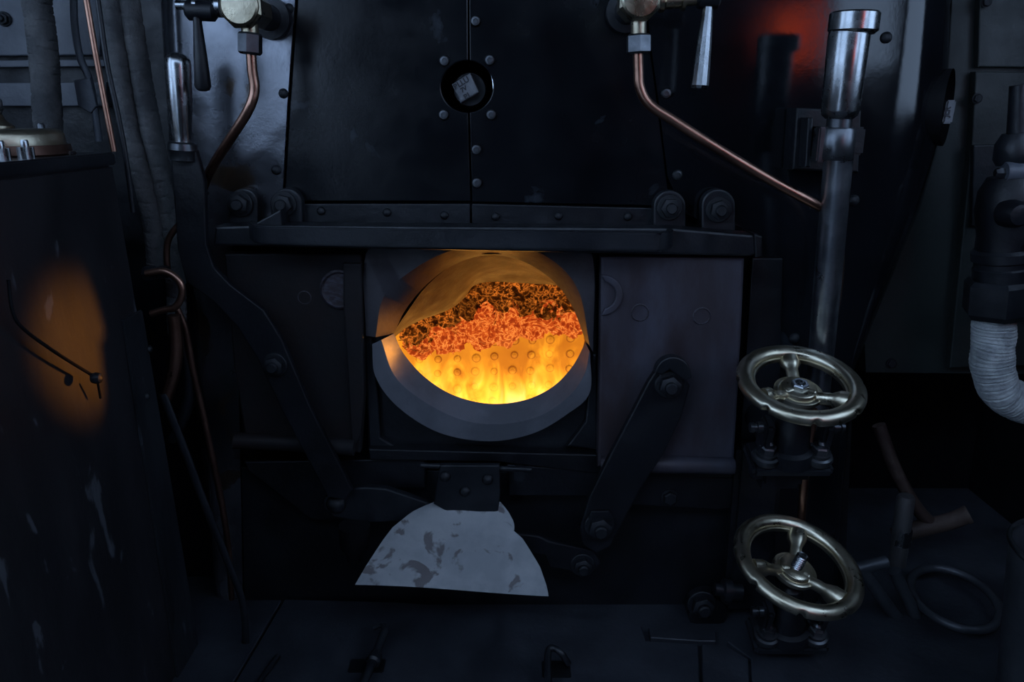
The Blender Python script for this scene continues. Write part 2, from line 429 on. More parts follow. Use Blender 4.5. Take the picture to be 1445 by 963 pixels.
# washout opening
cup = lathe(P(*washc, .05), (0, 1, 0), [(-.016, 38 * S(122)), (.12, 36 * S(122)), (.121, 1e-4)], 40, caps=False)
put('washout_cup', cup, 'soot', BH)
ringm = flat([[P(x, y, .006) for x, y in circ(*washc, 41, 40)], [P(x, y, .006) for x, y in circ(*washc, 37.5, 40)]], .004, .009, .001)
pg = lathe(P(664, 127, .09), (0, -1, 0), [(0, 25 * S(127, .06)), (.03, 24 * S(127, .06)), (.035, 22 * S(127, .06))], 30)
plug = put('washout_plug', pg, 'iron', BH)
sq = [P(x, y, .045) for x, y in [(638, 119.5), (664, 103), (676.5, 130.5), (650.5, 146)]]
put('plug_head', flat([sq], .03, .06, .003), 'plug', plug, label='square grey head with stamped letters')
def text(body, size, origin, ang, Y, parent, m='stamp', name='stamped_letters'):
    cu = D.curves.new('t', 'FONT'); cu.body = body; cu.size = size; cu.extrude = .0006; cu.align_x = 'CENTER'; cu.align_y = 'CENTER'
    cu.offset = .0006
    o = D.objects.new('t', cu); me = D.meshes.new_from_object(o); D.objects.remove(o); D.curves.remove(cu)
    c, s = math.cos(ang), math.sin(ang)
    for v in me.vertices:
        x, y, z = v.co; v.co = Vector((x * c - y * s, -z, x * s + y * c)) + Vector(origin)
    return put(name, me, m, parent, smooth=0)
ta = math.radians(31)
text('BLLU', .0155, P(651, 117.5, .0295), ta, .03, plug)
text('7V', .012, P(654.5, 126, .0295), ta, .03, plug)
text('BL', .0155, P(660, 135.5, .0295), ta, .03, plug)
fast(BH, 'screw', [(627, 86), (691, 85), (626, 162), (693, 162), (671, 30), (672, 211), (673, 258)], .006, 7.5)
fast(BH, 'rivet', [(400, 132), (390, 240), (408, 12)], .004, 7)
fast(BH, 'screw', [(940, 132), (956, 247)], .004, 7.5)

# side cladding plates with rounded shoulders
def lerp_tab(tab, y):
    if y <= tab[0][0]: return tab[0][1]
    for (a, b), (c, d) in zip(tab, tab[1:]):
        if y <= c: return b + (d - b) * (y - a) / (c - a)
    return tab[-1][1]
def shoulder(inner, fe, ee, ys, side, depth=.14, th=.018, y0=.004):
    rows = []
    for y in ys:
        a = P(lerp_tab(inner, y), y, y0); f = P(lerp_tab(fe, y), y, y0); e = P(lerp_tab(ee, y), y, y0)
        k = a.z
        front = [Vector((a.x + (f.x - a.x) * t, y0, k)) for t in (0, .33, .66, 1)]
        for j in range(1, 11):
            an = j / 10 * math.pi / 2
            front.append(Vector((f.x + (e.x - f.x) * math.sin(an), y0 + depth * (1 - math.cos(an)), k)))
        back = [Vector((p.x - side * th * .7 * (i > 3), p.y + th * (1 if i < 9 else .5), p.z)) for i, p in enumerate(front)][::-1]
        rows.append(front + back)
    vs = [p for r in rows for p in r]; n = len(rows[0]); fs = []
    for i in range(len(rows) - 1):
        for k in range(n): fs.append((i * n + k, i * n + (k + 1) % n, (i + 1) * n + (k + 1) % n, (i + 1) * n + k))
    fs.append(tuple(range(n))); fs.append(tuple(range((len(rows) - 1) * n, len(rows) * n))[::-1])
    return mesh(vs, fs)
ysr = [-160, -100, -50, 0, 50, 100, 150, 200, 250, 300, 350, 400, 460, 526, 600, 700, 800, 900, 960]
right = shoulder([(-160, 907), (30, 914), (140, 929), (272, 945), (292, 946), (340, 1062), (365, 1068), (660, 1052), (960, 1020)],
                 [(-160, 1285), (0, 1278), (200, 1255), (400, 1215), (526, 1190), (700, 1180), (960, 1170)],
                 [(-160, 1395), (100, 1380), (200, 1366), (300, 1335), (400, 1290), (526, 1230), (700, 1208), (960, 1192)], ysr, 1)
# cut the oval washout pocket through the shoulder
def boolean_cut(me, cutter):
    a = D.objects.new('a', me); b = D.objects.new('b', cutter); COL.objects.link(a); COL.objects.link(b)
    md = a.modifiers.new('b', 'BOOLEAN'); md.object = b; md.operation = 'DIFFERENCE'; md.solver = 'EXACT'
    dg = bpy.context.evaluated_depsgraph_get(); dg.update()
    out = D.meshes.new_from_object(a.evaluated_get(dg))
    D.objects.remove(a); D.objects.remove(b); return out
wc = P(1347, 152, .06)
wdir = Vector((.82, -.57, .0)).normalized()
s15 = S(150, .05)
cut = lathe(wc - wdir * .08, wdir, [(0, 52 * s15), (.25, 52 * s15)], 40)
right = boolean_cut(right, cut)
put('cladding_plate', right, 'cladright', BH, label='right hand cladding plate with rounded shoulder')
pocket = lathe(wc + wdir * .0, wdir, [(-.10, 1e-4), (-.099, 53 * s15), (-.012, 53 * s15)], 40, caps=False)
put('washout_cup', pocket, 'soot', BH)
plug2 = put('washout_plug', lathe(wc - wdir * .10, wdir, [(0, 24 * s15), (.03, 24 * s15), (.035, 22 * s15)], 30), 'iron', BH)
x2, y2, z2 = frame_of(wdir)
ph = boxm(P(1336, 158, .055), .026, .045, .034, x2, y2, z2, .003)
put('plug_head', boxm(P(1337, 158, .04), .020, .02, .047, (1, 0, 0), (0, 1, 0), (.06, 0, 1), .003), 'plug', plug2, label='square grey head with stamped letters')
text('JLR', .015, P(1337, 158, .0292), math.radians(86), .03, plug2)
fast(BH, 'rivet', [(1251, 53), (1205, 283), (1121, 478), (1208, 140)], .002, 8)
left = shoulder([(-160, 418), (0, 416), (150, 405), (283, 398), (315, 396), (330, 330), (600, 338), (960, 345)],
                [(-160, 262), (0, 258), (200, 262), (400, 285), (960, 320)],
                [(-160, 196), (0, 200), (200, 215), (400, 245), (960, 300)], ysr, -1, depth=.12)
put('cladding_plate', left, 'cladleft', BH, label='worn left cladding plate, sky reflection lightening its colour')
put('lower_apron', pflat([(340, 660), (1040, 672), (1022, 900), (345, 860)], .0, .03, .002), 'paint', BH)
put('lower_apron', pflat([(1062, 365), (1105, 365), (1090, 960), (1022, 960), (1040, 700)], -.012, .0, .002), 'paint', BH)
# cover strip above the firehole
cs = put('cover_strip', pflat([(424, 288), (663, 288), (663, 318), (424, 314)], -.006, .008, .002), 'iron', BH)
put('cover_strip', pflat([(666, 288), (922, 294), (922, 322), (666, 318)], -.006, .008, .002), 'iron', BH)
fast(BH, 'rivet', [(453, 298), (546, 300), (627, 304), (699, 306), (788, 305), (886, 306)], -.008, 6)
# pad weld marks
fast(BH, 'hexbolt', [(945, 702)], -.052, 10)

# ------------------------------------------------------------------ firehole ring
FR = thing('firehole_surround', 'grey cast ring and square frame around the glowing firehole', 'firehole frame', (0, 0, .3))
put('frame_plate', flat([[P(x, y, -.012) for x, y in [(513, 356), (843, 356), (843, 640), (519, 636)]], [P(x, y, -.012) for x, y in circ(688, 470, 140, 48, ry=118)]], -.012, .02, .003), 'iron', FR)
put('frame_rib', pflat([(514, 470), (524, 478), (533, 560), (537, 618), (560, 632), (521, 634), (519, 600)], -.035, -.012, .004), 'iron', FR)
put('frame_rib', pflat([(836, 500), (842, 500), (843, 636), (800, 630), (826, 596)], -.035, -.012, .004), 'iron', FR)
inner = [(556, 471), (570, 500), (600, 533), (640, 558), (690, 570), (740, 565), (780, 546), (808, 517), (826, 484)]
ridge = [(538, 480), (556, 529), (591, 562), (646, 591), (700, 599), (757, 589), (800, 562), (824, 530), (832, 496)]
outer = [(525, 486), (530, 532), (562, 575), (620, 611), (690, 623), (752, 612), (800, 585), (832, 555), (833, 500)]
def loft(curves, n=8, caps=False):
    cs_ = []
    for pts, Y in curves:
        cc = cat([(*p, 0) for p in pts], n); cs_.append([P(q.x, q.y, Y) for q in cc])
    m = len(cs_[0]); vs = [p for c in cs_ for p in c]; fs = []
    for j in range(len(cs_) - 1):
        for i in range(m - 1): fs.append((j * m + i, j * m + i + 1, (j + 1) * m + i + 1, (j + 1) * m + i))
    if caps:
        k = len(cs_)
        for j in range(k - 1):
            fs.append((j * m, (j + 1) * m, ((k - 1) * m), 0)) if False else None
        fs.append(tuple(j * m for j in range(k))); fs.append(tuple(j * m + m - 1 for j in range(k))[::-1])
        for i in range(m - 1): fs.append(((k - 1) * m + i, (k - 1) * m + i + 1, i + 1, i))
    return mesh(vs, fs)
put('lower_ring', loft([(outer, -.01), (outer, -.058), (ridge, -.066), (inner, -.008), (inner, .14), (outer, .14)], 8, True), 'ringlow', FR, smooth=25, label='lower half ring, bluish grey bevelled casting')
uin = [(556, 471), (572, 438), (600, 404), (640, 374), (690, 360), (740, 370), (782, 398), (808, 434), (827, 483)]
urid = [(530, 476), (541, 420), (578, 384), (630, 356), (685, 346), (742, 350), (788, 374), (818, 415), (832, 488)]
uout = [(516, 474), (516, 360), (560, 352), (625, 346), (685, 342), (745, 344), (795, 350), (836, 362), (837, 498)]
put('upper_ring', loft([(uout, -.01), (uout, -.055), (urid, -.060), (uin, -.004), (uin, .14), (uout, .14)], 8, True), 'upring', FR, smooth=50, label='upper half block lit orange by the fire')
# deflector plate hanging inside the top of the hole
dtop = [(552, 474), (575, 440), (602, 404), (642, 372), (690, 356), (740, 366), (782, 394), (808, 432), (830, 490)]
dm1 = [(553, 474), (584, 449), (618, 422), (650, 392), (690, 374), (734, 376), (780, 396), (812, 424), (836, 470)]
dm2 = [(554, 473), (590, 452), (626, 437), (654, 412), (680, 388), (728, 384), (776, 392), (814, 408), (840, 440)]
dlo = [(552, 475), (590, 454), (632, 438), (656, 420), (668, 404), (692, 398), (740, 400), (780, 402), (820, 402)]
dlo2 = [(552, 480), (590, 450), (632, 430), (656, 412), (668, 396), (692, 390), (740, 392), (780, 394), (820, 394)]
dto2 = [(550, 470), (575, 430), (602, 392), (642, 362), (690, 346), (740, 356), (782, 384), (812, 424), (834, 480)]
put('deflector_plate', loft([(dtop, .03), (dm1, .12), (dm2, .22), (dlo, .32), (dlo2, .33), (dto2, .10)], 8, True), 'deflector', FR, smooth=60, label='curved deflector plate glowing tan in the top of the firehole')
# ------------------------------------------------------------------ firebox
FB = thing('firebox', 'glowing orange firebox interior seen through the round firehole', 'firebox', (0, .14, -.5))
x0, x1, z0, z1, yb = -.56, .56, -.55, 1.15, 1.95
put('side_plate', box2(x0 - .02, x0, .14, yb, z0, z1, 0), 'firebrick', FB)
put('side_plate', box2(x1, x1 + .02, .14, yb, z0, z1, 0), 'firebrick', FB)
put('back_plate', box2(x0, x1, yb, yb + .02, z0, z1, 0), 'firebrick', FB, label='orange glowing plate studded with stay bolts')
put('crown_plate', box2(x0, x1, .14, yb, z1, z1 + .02, 0), 'soot', FB)
put('glow_shield', box2(x0 - .06, x0 - .03, .10, yb, z0, z1, 0), 'soot', FB)  # added dark sheets, hiding the glow on the outside of the side plates
put('glow_shield', box2(x1 + .03, x1 + .06, .10, yb, z0, z1, 0), 'soot', FB)
put('door_plate', flat([[(x0, 0, z0), (x1, 0, z0), (x1, 0, z1), (x0, 0, z1)], [P(x, y, .14) for x, y in circ(690, 466, 142, 40, ry=112)]], .14, .16, 0.0), 'soot', FB)
# fire bed: lumps of burning coal
bm = bmesh.new(); N = 90
gv = [[bm.verts.new((x0 + (x1 - x0) * i / N, .16 + (yb - .16) * j / N, -.34 + .05 * noise.noise((i * .35, j * .5, 0)) + .03 * noise.noise((i * .9, j * 1.3, 4)))) for i in range(N + 1)] for j in range(N + 1)]
for j in range(N):
    for i in range(N): bm.faces.new((gv[j][i], gv[j][i + 1], gv[j + 1][i + 1], gv[j + 1][i]))
me = D.meshes.new('m'); bm.to_mesh(me); bm.free()
o = put('fire_bed', me, 'coal', FB); o['kind'] = 'stuff'; o['label'] = 'white-hot bed of burning coal'
# stays on the back plate
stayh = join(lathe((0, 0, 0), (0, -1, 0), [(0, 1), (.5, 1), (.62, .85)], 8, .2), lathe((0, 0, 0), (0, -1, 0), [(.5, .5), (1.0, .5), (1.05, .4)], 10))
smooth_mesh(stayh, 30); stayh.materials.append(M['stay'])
stayr = lathe((0, 0, 0), (0, -1, 0), [(0, 1.4), (.12, 1.4)], 16); stayr.materials.append(M['staydark'])  # dark ring: shading around each stay head put into its colour
k = 0
for r in range(9):
    for c in range(-3, 11):
        px = 673 + c * 26.2 - r * .9; py = 472 + r * 21 + (c - 3) * -1.1
        p = P(px + random.uniform(-1.5, 1.5), py + 8 + random.uniform(-1.5, 1.5), yb - .001)
        if p.x < x0 + .03 or p.x > x1 - .03 or p.z < -.3: continue
        rr = random.uniform(.013, .017)
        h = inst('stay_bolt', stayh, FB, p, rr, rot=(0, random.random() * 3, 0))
        q = D.objects.new('stay_shade_ring', stayr); q.parent = h; COL.objects.link(q)
# clinker hanging under the brick arch
def clinkmat():
    m = D.materials.new('glowing_clinker'); m.use_nodes = True
    n = m.node_tree.nodes; L = m.node_tree.links; b = n['Principled BSDF']
    b.inputs['Base Color'].default_value = (.05, .02, .01, 1); b.inputs['Roughness'].default_value = .9
    tc = n.new('ShaderNodeTexCoord')
    def vein(scale, det, ro, dist):
        k1 = n.new('ShaderNodeTexNoise'); k1.inputs['Scale'].default_value = scale; k1.inputs['Detail'].default_value = det
        k1.inputs['Roughness'].default_value = ro; k1.inputs['Distortion'].default_value = dist
        L.new(tc.outputs['Object'], k1.inputs['Vector'])
        a1 = n.new('ShaderNodeMath'); a1.operation = 'SUBTRACT'; L.new(k1.outputs['Fac'], a1.inputs[0]); a1.inputs[1].default_value = .5
        a2 = n.new('ShaderNodeMath'); a2.operation = 'ABSOLUTE'; L.new(a1.outputs[0], a2.inputs[0]); return a2.outputs[0]
    def ramp(src, *st):
        r = n.new('ShaderNodeValToRGB'); e = r.color_ramp.elements
        e[0].position = st[0][0]; e[0].color = (*st[0][1], 1); e[1].position = st[-1][0]; e[1].color = (*st[-1][1], 1)
        for p_, c_ in st[1:-1]:
            x = e.new(p_); x.color = (*c_, 1)
        L.new(src, r.inputs[0]); return r.outputs[0]
    v1 = vein(34, 3, .5, .2)
    cool = ramp(v1, (0, (.95, .28, .032)), (.014, (.42, .10, .011)), (.05, (.13, .034, .004)), (.12, (.012, .004, .001)))
    hot = ramp(v1, (0, (1.0, .36, .07)), (.014, (.92, .20, .030)), (.05, (.60, .080, .010)), (.14, (.30, .026, .004)))
    big = n.new('ShaderNodeTexNoise'); big.inputs['Scale'].default_value = 7; big.inputs['Detail'].default_value = 3
    L.new(tc.outputs['Object'], big.inputs['Vector'])
    dk = ramp(big.outputs['Fac'], (.38, (.35, .35, .35)), (.62, (1.25, 1.1, 1)))
    ml = n.new('ShaderNodeMix'); ml.data_type = 'RGBA'; ml.blend_type = 'MULTIPLY'; ml.inputs['Factor'].default_value = 1
    L.new(cool, ml.inputs['A']); L.new(dk, ml.inputs['B']); cool = ml.outputs['Result']
    at = n.new('ShaderNodeAttribute'); at.attribute_name = 'fringe'
    mx = n.new('ShaderNodeMix'); mx.data_type = 'RGBA'
    L.new(at.outputs['Fac'], mx.inputs['Factor']); L.new(cool, mx.inputs['A']); L.new(hot, mx.inputs['B'])
    L.new(mx.outputs['Result'], b.inputs['Emission Color']); b.inputs['Emission Strength'].default_value = 1
    return m
M['clinker'] = clinkmat()
NX, NZ = 230, 90
bot = [(540, 500), (585, 505), (600, 500), (625, 492), (645, 494), (680, 478), (715, 466), (745, 470), (790, 462), (800, 456), (815, 462), (835, 464), (870, 460)]
botw = [(570, 492), (600, 494), (625, 488), (640, 496), (652, 480), (680, 474), (715, 472), (745, 466), (775, 458), (800, 458), (840, 462), (900, 462)]
tipw = [(570, 490), (600, 486), (625, 470), (650, 450), (690, 442), (740, 444), (790, 442), (840, 438), (900, 440)]
YA = 1.45
vs = []; heat = []
for i in range(NX + 1):
    px = 575 + (900 - 575) * i / NX
    yb_ = lerp_tab(botw, px) + 16 * noise.noise((px * .055, 3, 0)) + 9 * noise.noise((px * .16, 7, 0)) + 5 * noise.noise((px * .5, 2, 1))
    tip = lerp_tab(tipw, px) + 46 * abs(noise.noise((px * .045, 11, 0))) - 12 + 12 * abs(noise.noise((px * .15, 5, 5)))
    top = 385
    for j in range(NZ + 1):
        v = j / NZ; py = top + (yb_ - top) * v
        n1 = noise.fractal((px * .05, py * .05, 0), .7, 2.1, 5); n2 = noise.noise((px * .16, py * .16, 9))
        dep = YA - .10 * n1 - .05 * abs(n2) + .25 * (max(0, v - .93) / .07) ** 2 * .3
        p = P(px, py, YA); q = p + Vector((.02 * n2, dep - YA, .012 * n1))
        vs.append(q); heat.append(max(0, min(1, (py - tip) / 4 + .5 + .8 * n2)))
fs = [(i * (NZ + 1) + j, i * (NZ + 1) + j + 1, (i + 1) * (NZ + 1) + j + 1, (i + 1) * (NZ + 1) + j) for i in range(NX) for j in range(NZ)]
me = D.meshes.new('m'); me.from_pydata([tuple(v) for v in vs], [], fs)
at = me.attributes.new('fringe', 'FLOAT', 'POINT')
for i, h in enumerate(heat): at.data[i].value = h
o = put('clinker', me, 'clinker', FB, smooth=60, label='dark red glowing clinker crust with ragged lower edge'); o['kind'] = 'stuff'
md = o.modifiers.new('thickness', 'SOLIDIFY'); md.thickness = .05; md.offset = -1
# flames: a volume of burning gas over the bed
def flamemat():
    m = D.materials.new('flame_gas'); m.use_nodes = True
    n = m.node_tree.nodes; L = m.node_tree.links
    n.remove(n['Principled BSDF']); out = n['Material Output']
    em = n.new('ShaderNodeEmission'); L.new(em.outputs[0], out.inputs['Volume'])
    tc = n.new('ShaderNodeTexCoord'); mp = n.new('ShaderNodeMapping'); mp.inputs['Scale'].default_value = (1, .25, .6)
    L.new(tc.outputs['Object'], mp.inputs[0])
    k = n.new('ShaderNodeTexNoise'); k.inputs['Scale'].default_value = 9; k.inputs['Detail'].default_value = 6; k.inputs['Roughness'].default_value = .6; k.inputs['Distortion'].default_value = 1.1
    L.new(mp.outputs[0], k.inputs['Vector'])
    sx = n.new('ShaderNodeSeparateXYZ'); L.new(tc.outputs['Object'], sx.inputs[0])
    mr = n.new('ShaderNodeMapRange'); mr.inputs['From Min'].default_value = .20; mr.inputs['From Max'].default_value = .58
    mr.inputs['To Min'].default_value = .28; mr.inputs['To Max'].default_value = -.05; mr.clamp = True
    L.new(sx.outputs['Z'], mr.inputs['Value'])
    ad = n.new('ShaderNodeMath'); ad.operation = 'ADD'; L.new(k.outputs['Fac'], ad.inputs[0]); L.new(mr.outputs[0], ad.inputs[1])
    r = n.new('ShaderNodeValToRGB'); e = r.color_ramp.elements
    e[0].position = .54; e[0].color = (0, 0, 0, 1); e[1].position = .88; e[1].color = (1, .58, .20, 1)
    x = e.new(.60); x.color = (.25, .11, .004, 1)
    x = e.new(.72); x.color = (.80, .31, .025, 1)
    L.new(ad.outputs[0], r.inputs[0]); L.new(r.outputs[0], em.inputs['Color']); em.inputs['Strength'].default_value = 7.2
    return m
M['flame'] = flamemat()
me = box2(x0 + .01, x1 - .01, 1.46, yb - .04, -.45, .30, 0)
fl = put('flames', me, 'flame', None, org=Vector((0, .6, -.45)), smooth=0)
tag(fl, 'bright yellow flames filling the lower part of the firehole', 'fire', kind='stuff')

# ================================================================== DOORS
LD = thing('firehole_door', 'open left firehole door, heat-browned plate behind the long lever', 'firebox door', P(415, 640, -.05), 'sliding firehole doors')
put('door_plate', pflat([(316, 358), (511, 358), (514, 560), (508, 640), (348, 630), (330, 520)], -.062, -.03, .004), 'heat2', LD)
put('edge_flange', pflat([(484, 372), (510, 372), (514, 560), (509, 615), (497, 640), (494, 600), (484, 430)], -.075, -.060, .004), 'heat2', LD)
put('bottom_ledge', ptube([(332, 622), (420, 626), (500, 632)], -.075, 12), 'heat2', LD)
fast(LD, 'boss', [(480, 408)], -.062, 28)
fast(LD, 'boss', [(430, 420)], -.060, 10)
RD = thing('firehole_door', 'open right firehole door, broad heat-stained plate with round marks and a bolt', 'firebox door', P(945, 660, -.05), 'sliding firehole doors')
rd = put('door_plate', pflat([(848, 362), (1051, 364), (1046, 480), (1036, 655), (843, 660), (846, 500)], -.070, -.03, .006), 'heat', RD)
put('bottom_ledge', tube(cat([P(848, 655, -.075), P(940, 656, -.085), P(1034, 658, -.075)], 6), .019, 16), 'heat', RD)
cres = [(848, 388)] + circ(850, 417, 29, 20, -80, 80) + [(848, 446)] + circ(850, 417, 19, 16, 80, -80)
put('boss', pflat(cres, -.078, -.069, .003), 'heat', RD)
fast(RD, 'boss', [(903, 441)], -.068, 13)
fast(RD, 'boss', [(990, 446)], -.068, 13)

# ------------------------------------------------------------------ door runner bar
GB = thing('door_runner_bar', 'black top runner bar with bolted lugs across both firehole doors', 'rail', P(690, 358, -.06))
put('guide_bar', pflat([(303, 320), (360, 318), (945, 322), (1040, 330), (1068, 332), (1074, 338), (1072, 358), (1058, 362), (300, 347)], -.095, -.035, .005), 'iron', GB)
put('end_cap', pflat([(1064, 330), (1076, 334), (1076, 362), (1066, 364)], -.10, -.03, .003), 'paint', GB)
def lug(cx, w, top, base, Y0=-.030, Y1=-.004):
    r = w / 2
    return pflat([(cx - r, base), (cx - r, top + r)] + circ(cx, top + r, r, 16, 180, 360)[1:-1] + [(cx + r, top + r), (cx + r, base)], Y0, Y1, .004)
for (x, w_, t, b, ny) in [(945, 46, 269, 332, 293), (1014, 48, 267, 336, 296), (343, 42, 266, 325, 288), (404, 44, 266, 325, 288)]:
    lg = put('lug', lug(x, w_, t, b), 'iron', GB)
    inst('nut', 'nut', lg, P(x - (4 if x < 700 else 0), ny, -.033), 12.5 * S(ny, -.033), rot=(0, random.random(), 0))
# flat shelf bar standing out in front
SB = thing('shelf_bar', 'flat black bar with curled ends standing out above the firehole', 'bar', P(650, 356, -.14))
plan = cat([Vector((P(352, 330, -.09).x, -.09, 0)), Vector((P(354, 330, -.13).x, -.13, 0)), Vector((P(366, 330, -.16).x, -.16, 0)), Vector((P(420, 330, -.168).x, -.168, 0)),
            Vector((P(650, 330, -.17).x, -.17, 0)), Vector((P(900, 330, -.168).x, -.168, 0)), Vector((P(934, 330, -.160).x, -.160, 0)), Vector((P(948, 330, -.135).x, -.135, 0)), Vector((P(950, 330, -.09).x, -.09, 0))], 6)
vs = []; n = len(plan)
for i, p in enumerate(plan):
    t = i / (n - 1)
    a = plan[max(i - 1, 0)]; b = plan[min(i + 1, n - 1)]; tg = (b - a).normalized(); nr = Vector((tg.y, -tg.x, 0))
    fx = (p.x - plan[0].x) / (plan[-1].x - plan[0].x)
    zt = P(500, 320 + 10 * fx, -.17).z; zb = P(500, 345 + 11 * fx, -.17).z
    for (q, z) in ((nr * 0, zt), (nr * 0, zb), (nr * -.013, zb), (nr * -.013, zt)): vs.append(Vector((p.x, p.y, 0)) + q + Vector((0, 0, z)))
fs = []
for i in range(n - 1):
    for k in range(4): fs.append((i * 4 + k, i * 4 + (k + 1) % 4, (i + 1) * 4 + (k + 1) % 4, (i + 1) * 4 + k))
fs += [(0, 1, 2, 3), (4 * n - 1, 4 * n - 2, 4 * n - 3, 4 * n - 4)]
me = mesh(vs, fs); bm = bmesh.new(); bm.from_mesh(me)
bmesh.ops.bevel(bm, geom=[e for e in bm.edges if e.calc_face_angle(0) > 1], offset=.0025, segments=2, affect='EDGES'); bm.to_mesh(me); bm.free()
put('bar', me, 'iron', SB)
put('gusset', pflat([(354, 319), (396, 296), (398, 322)], -.09, -.03, .003), 'iron', SB)

# ------------------------------------------------------------------ bottom slide and pieces under the doors
BT = thing('door_bottom_guide', 'sooty black bottom guide plates under the firehole', 'guide', P(690, 720, -.02))
put('guide_plate', pflat([(345, 652), (600, 648), (600, 690), (520, 690), (500, 735), (440, 735), (350, 665)], -.04, -.0, .003), 'paint', BT)
put('guide_plate', pflat([(520, 634), (840, 642), (1035, 664), (1034, 676), (830, 668), (700, 652), (522, 650)], -.055, -.02, .003), 'paint', BT)
put('guide_plate', pflat([(715, 656), (830, 664), (1036, 676), (1031, 718), (1015, 720), (870, 712), (825, 701), (718, 700)], -.05, -.0, .003), 'paint', BT)

# ================================================================== BAFFLE FLAP
FP = thing('firehole_flap', 'pale scaled steel flap plate, fan-shaped, hanging below the firehole', 'flap', P(655, 700, -.09))
br = put('bracket', pflat([(621, 657), (705, 657), (706, 700), (703, 722), (670, 735), (640, 728), (612, 712), (616, 680)], -.115, -.100, .003), 'iron', FP)
fast(FP, 'rivet', [(628, 673), (688, 677), (656, 694)], -.117, 8)
put('hinge_pin', tube([P(594, 657, -.10), P(750, 663, -.10)], .006, 12), 'iron', FP)
for xx in (733, ): put('hinge_block', boxm(P(733, 668, -.09), .022, .03, .03, bev=.003), 'iron', FP)
# fan plate as a curved sheet: rows from top to the hem, leaning out towards the fireman
Ltab = [(709, 614), (716, 596), (724, 580), (745, 554), (762, 541), (780, 529), (800, 516), (826, 501)]
Rtab = [(709, 706), (716, 712), (724, 718), (737, 725), (746, 726), (748, 723), (760, 737), (772, 745), (800, 762), (826, 771), (840, 774)]
rows = 26; cols = 36; vs = []
for j in range(rows + 1):
    t = j / rows
    yl = 709 + (826 - 709) * t; yr = 709 + (842 - 709) * t
    xl = lerp_tab(Ltab, yl); xr = lerp_tab(Rtab, yr)
    for i in range(cols + 1):
        s = i / cols; x = xl + (xr - xl) * s; y = yl + (yr - yl) * s - 5 * math.sin(s * math.pi) * t * (.8 - s)
        Y = -.098 - .13 * t + .02 * math.sin(s * math.pi) * (t - .2) + .004 * noise.noise((s * 3, t * 3, 1))
        vs.append(P(x, y, Y))
fs = [(j * (cols + 1) + i, (j + 1) * (cols + 1) + i, (j + 1) * (cols + 1) + i + 1, j * (cols + 1) + i + 1) for j in range(rows) for i in range(cols)]
me = D.meshes.new('m'); me.from_pydata([tuple(v) for v in vs], [], fs)
o = put('fan_plate', me, 'baffle', FP, smooth=60)
md = o.modifiers.new('thickness', 'SOLIDIFY'); md.thickness = .004; md.offset = 0

# ================================================================== LEVERS
LL = thing('firehole_door_lever', 'long cranked black lever with polished steel grip, left of the doors', 'lever', P(480, 700, -.1))
put('grip', axis_lathe((250, 74), (258, 206), -.125, [(0, 2), (.008, 8), (.03, 13), (.07, 16.5), (.13, 17.5), (.5, 16.5), (.85, 13.5), (.95, 12.5), (1, 13)], 32), 'steel', LL, label='polished steel grip')
put('ferrule', axis_lathe((257, 200), (258, 226), -.125, [(0, 16), (.1, 19), (.45, 20), (.55, 18), (1, 18)], 32), 'steeldark', LL)
put('lever_arm', pflat([(240, 212), (276, 212), (288, 255), (291, 345), (302, 378), (325, 402), (372, 438), (398, 480), (440, 580), (497, 692), (486, 706), (462, 702), (440, 660), (395, 575), (362, 505), (335, 462), (300, 425), (262, 398), (250, 350), (245, 280)], -.128, -.110, .003), 'paint', LL)
inst('bolt', 'nut', LL, P(388, 515, -.130), 12 * S(515, -.130))
put('link', pflat([(456, 706), (470, 692), (515, 688), (545, 690), (604, 710), (640, 728), (560, 737), (515, 739), (470, 730), (458, 720)], -.096, -.076, .004), 'iron', LL)
inst('bolt', 'rivet', LL, P(474, 712, -.098), 14 * S(712, -.098))
put('link_boss', axis_lathe((500, 742), (500, 790), -.12, [(0, 22), (.6, 20), (.8, 12), (1, 11)], 20), 'soot', LL)
RL = thing('door_link_lever', 'black slanting link lever bolted across the right firehole door', 'lever', P(850, 770, -.1))
put('lever_arm', pflat([(914, 540), (926, 522), (945, 514), (962, 524), (974, 545), (962, 590), (938, 640), (905, 690), (872, 752), (862, 772), (842, 782), (822, 770), (818, 745), (832, 700), (862, 640), (896, 575)], -.125, -.105, .004), 'paint', RL)
put('cam_hook', pflat(circ(950, 530, 26, 16, 185, 350) + [(977, 534), (966, 538), (958, 532), (945, 522), (934, 530)], -.145, -.120, .003), 'iron', RL)
inst('bolt', 'nut', RL, P(944, 543, -.127), 14 * S(543, -.127))
inst('bolt', 'nut', RL, P(846, 742, -.127), 15 * S(742, -.127))
put('clip', pflat([(834, 722), (860, 722), (866, 734), (830, 736)], -.135, -.125, .002), 'iron', RL)
put('link', pflat([(722, 752), (760, 757), (775, 764), (838, 778), (848, 796), (834, 812), (775, 802), (768, 785), (728, 778)], -.10, -.08, .004), 'paint', RL)
inst('bolt', 'nut', RL, P(822, 797, -.102), 12 * S(797, -.102))

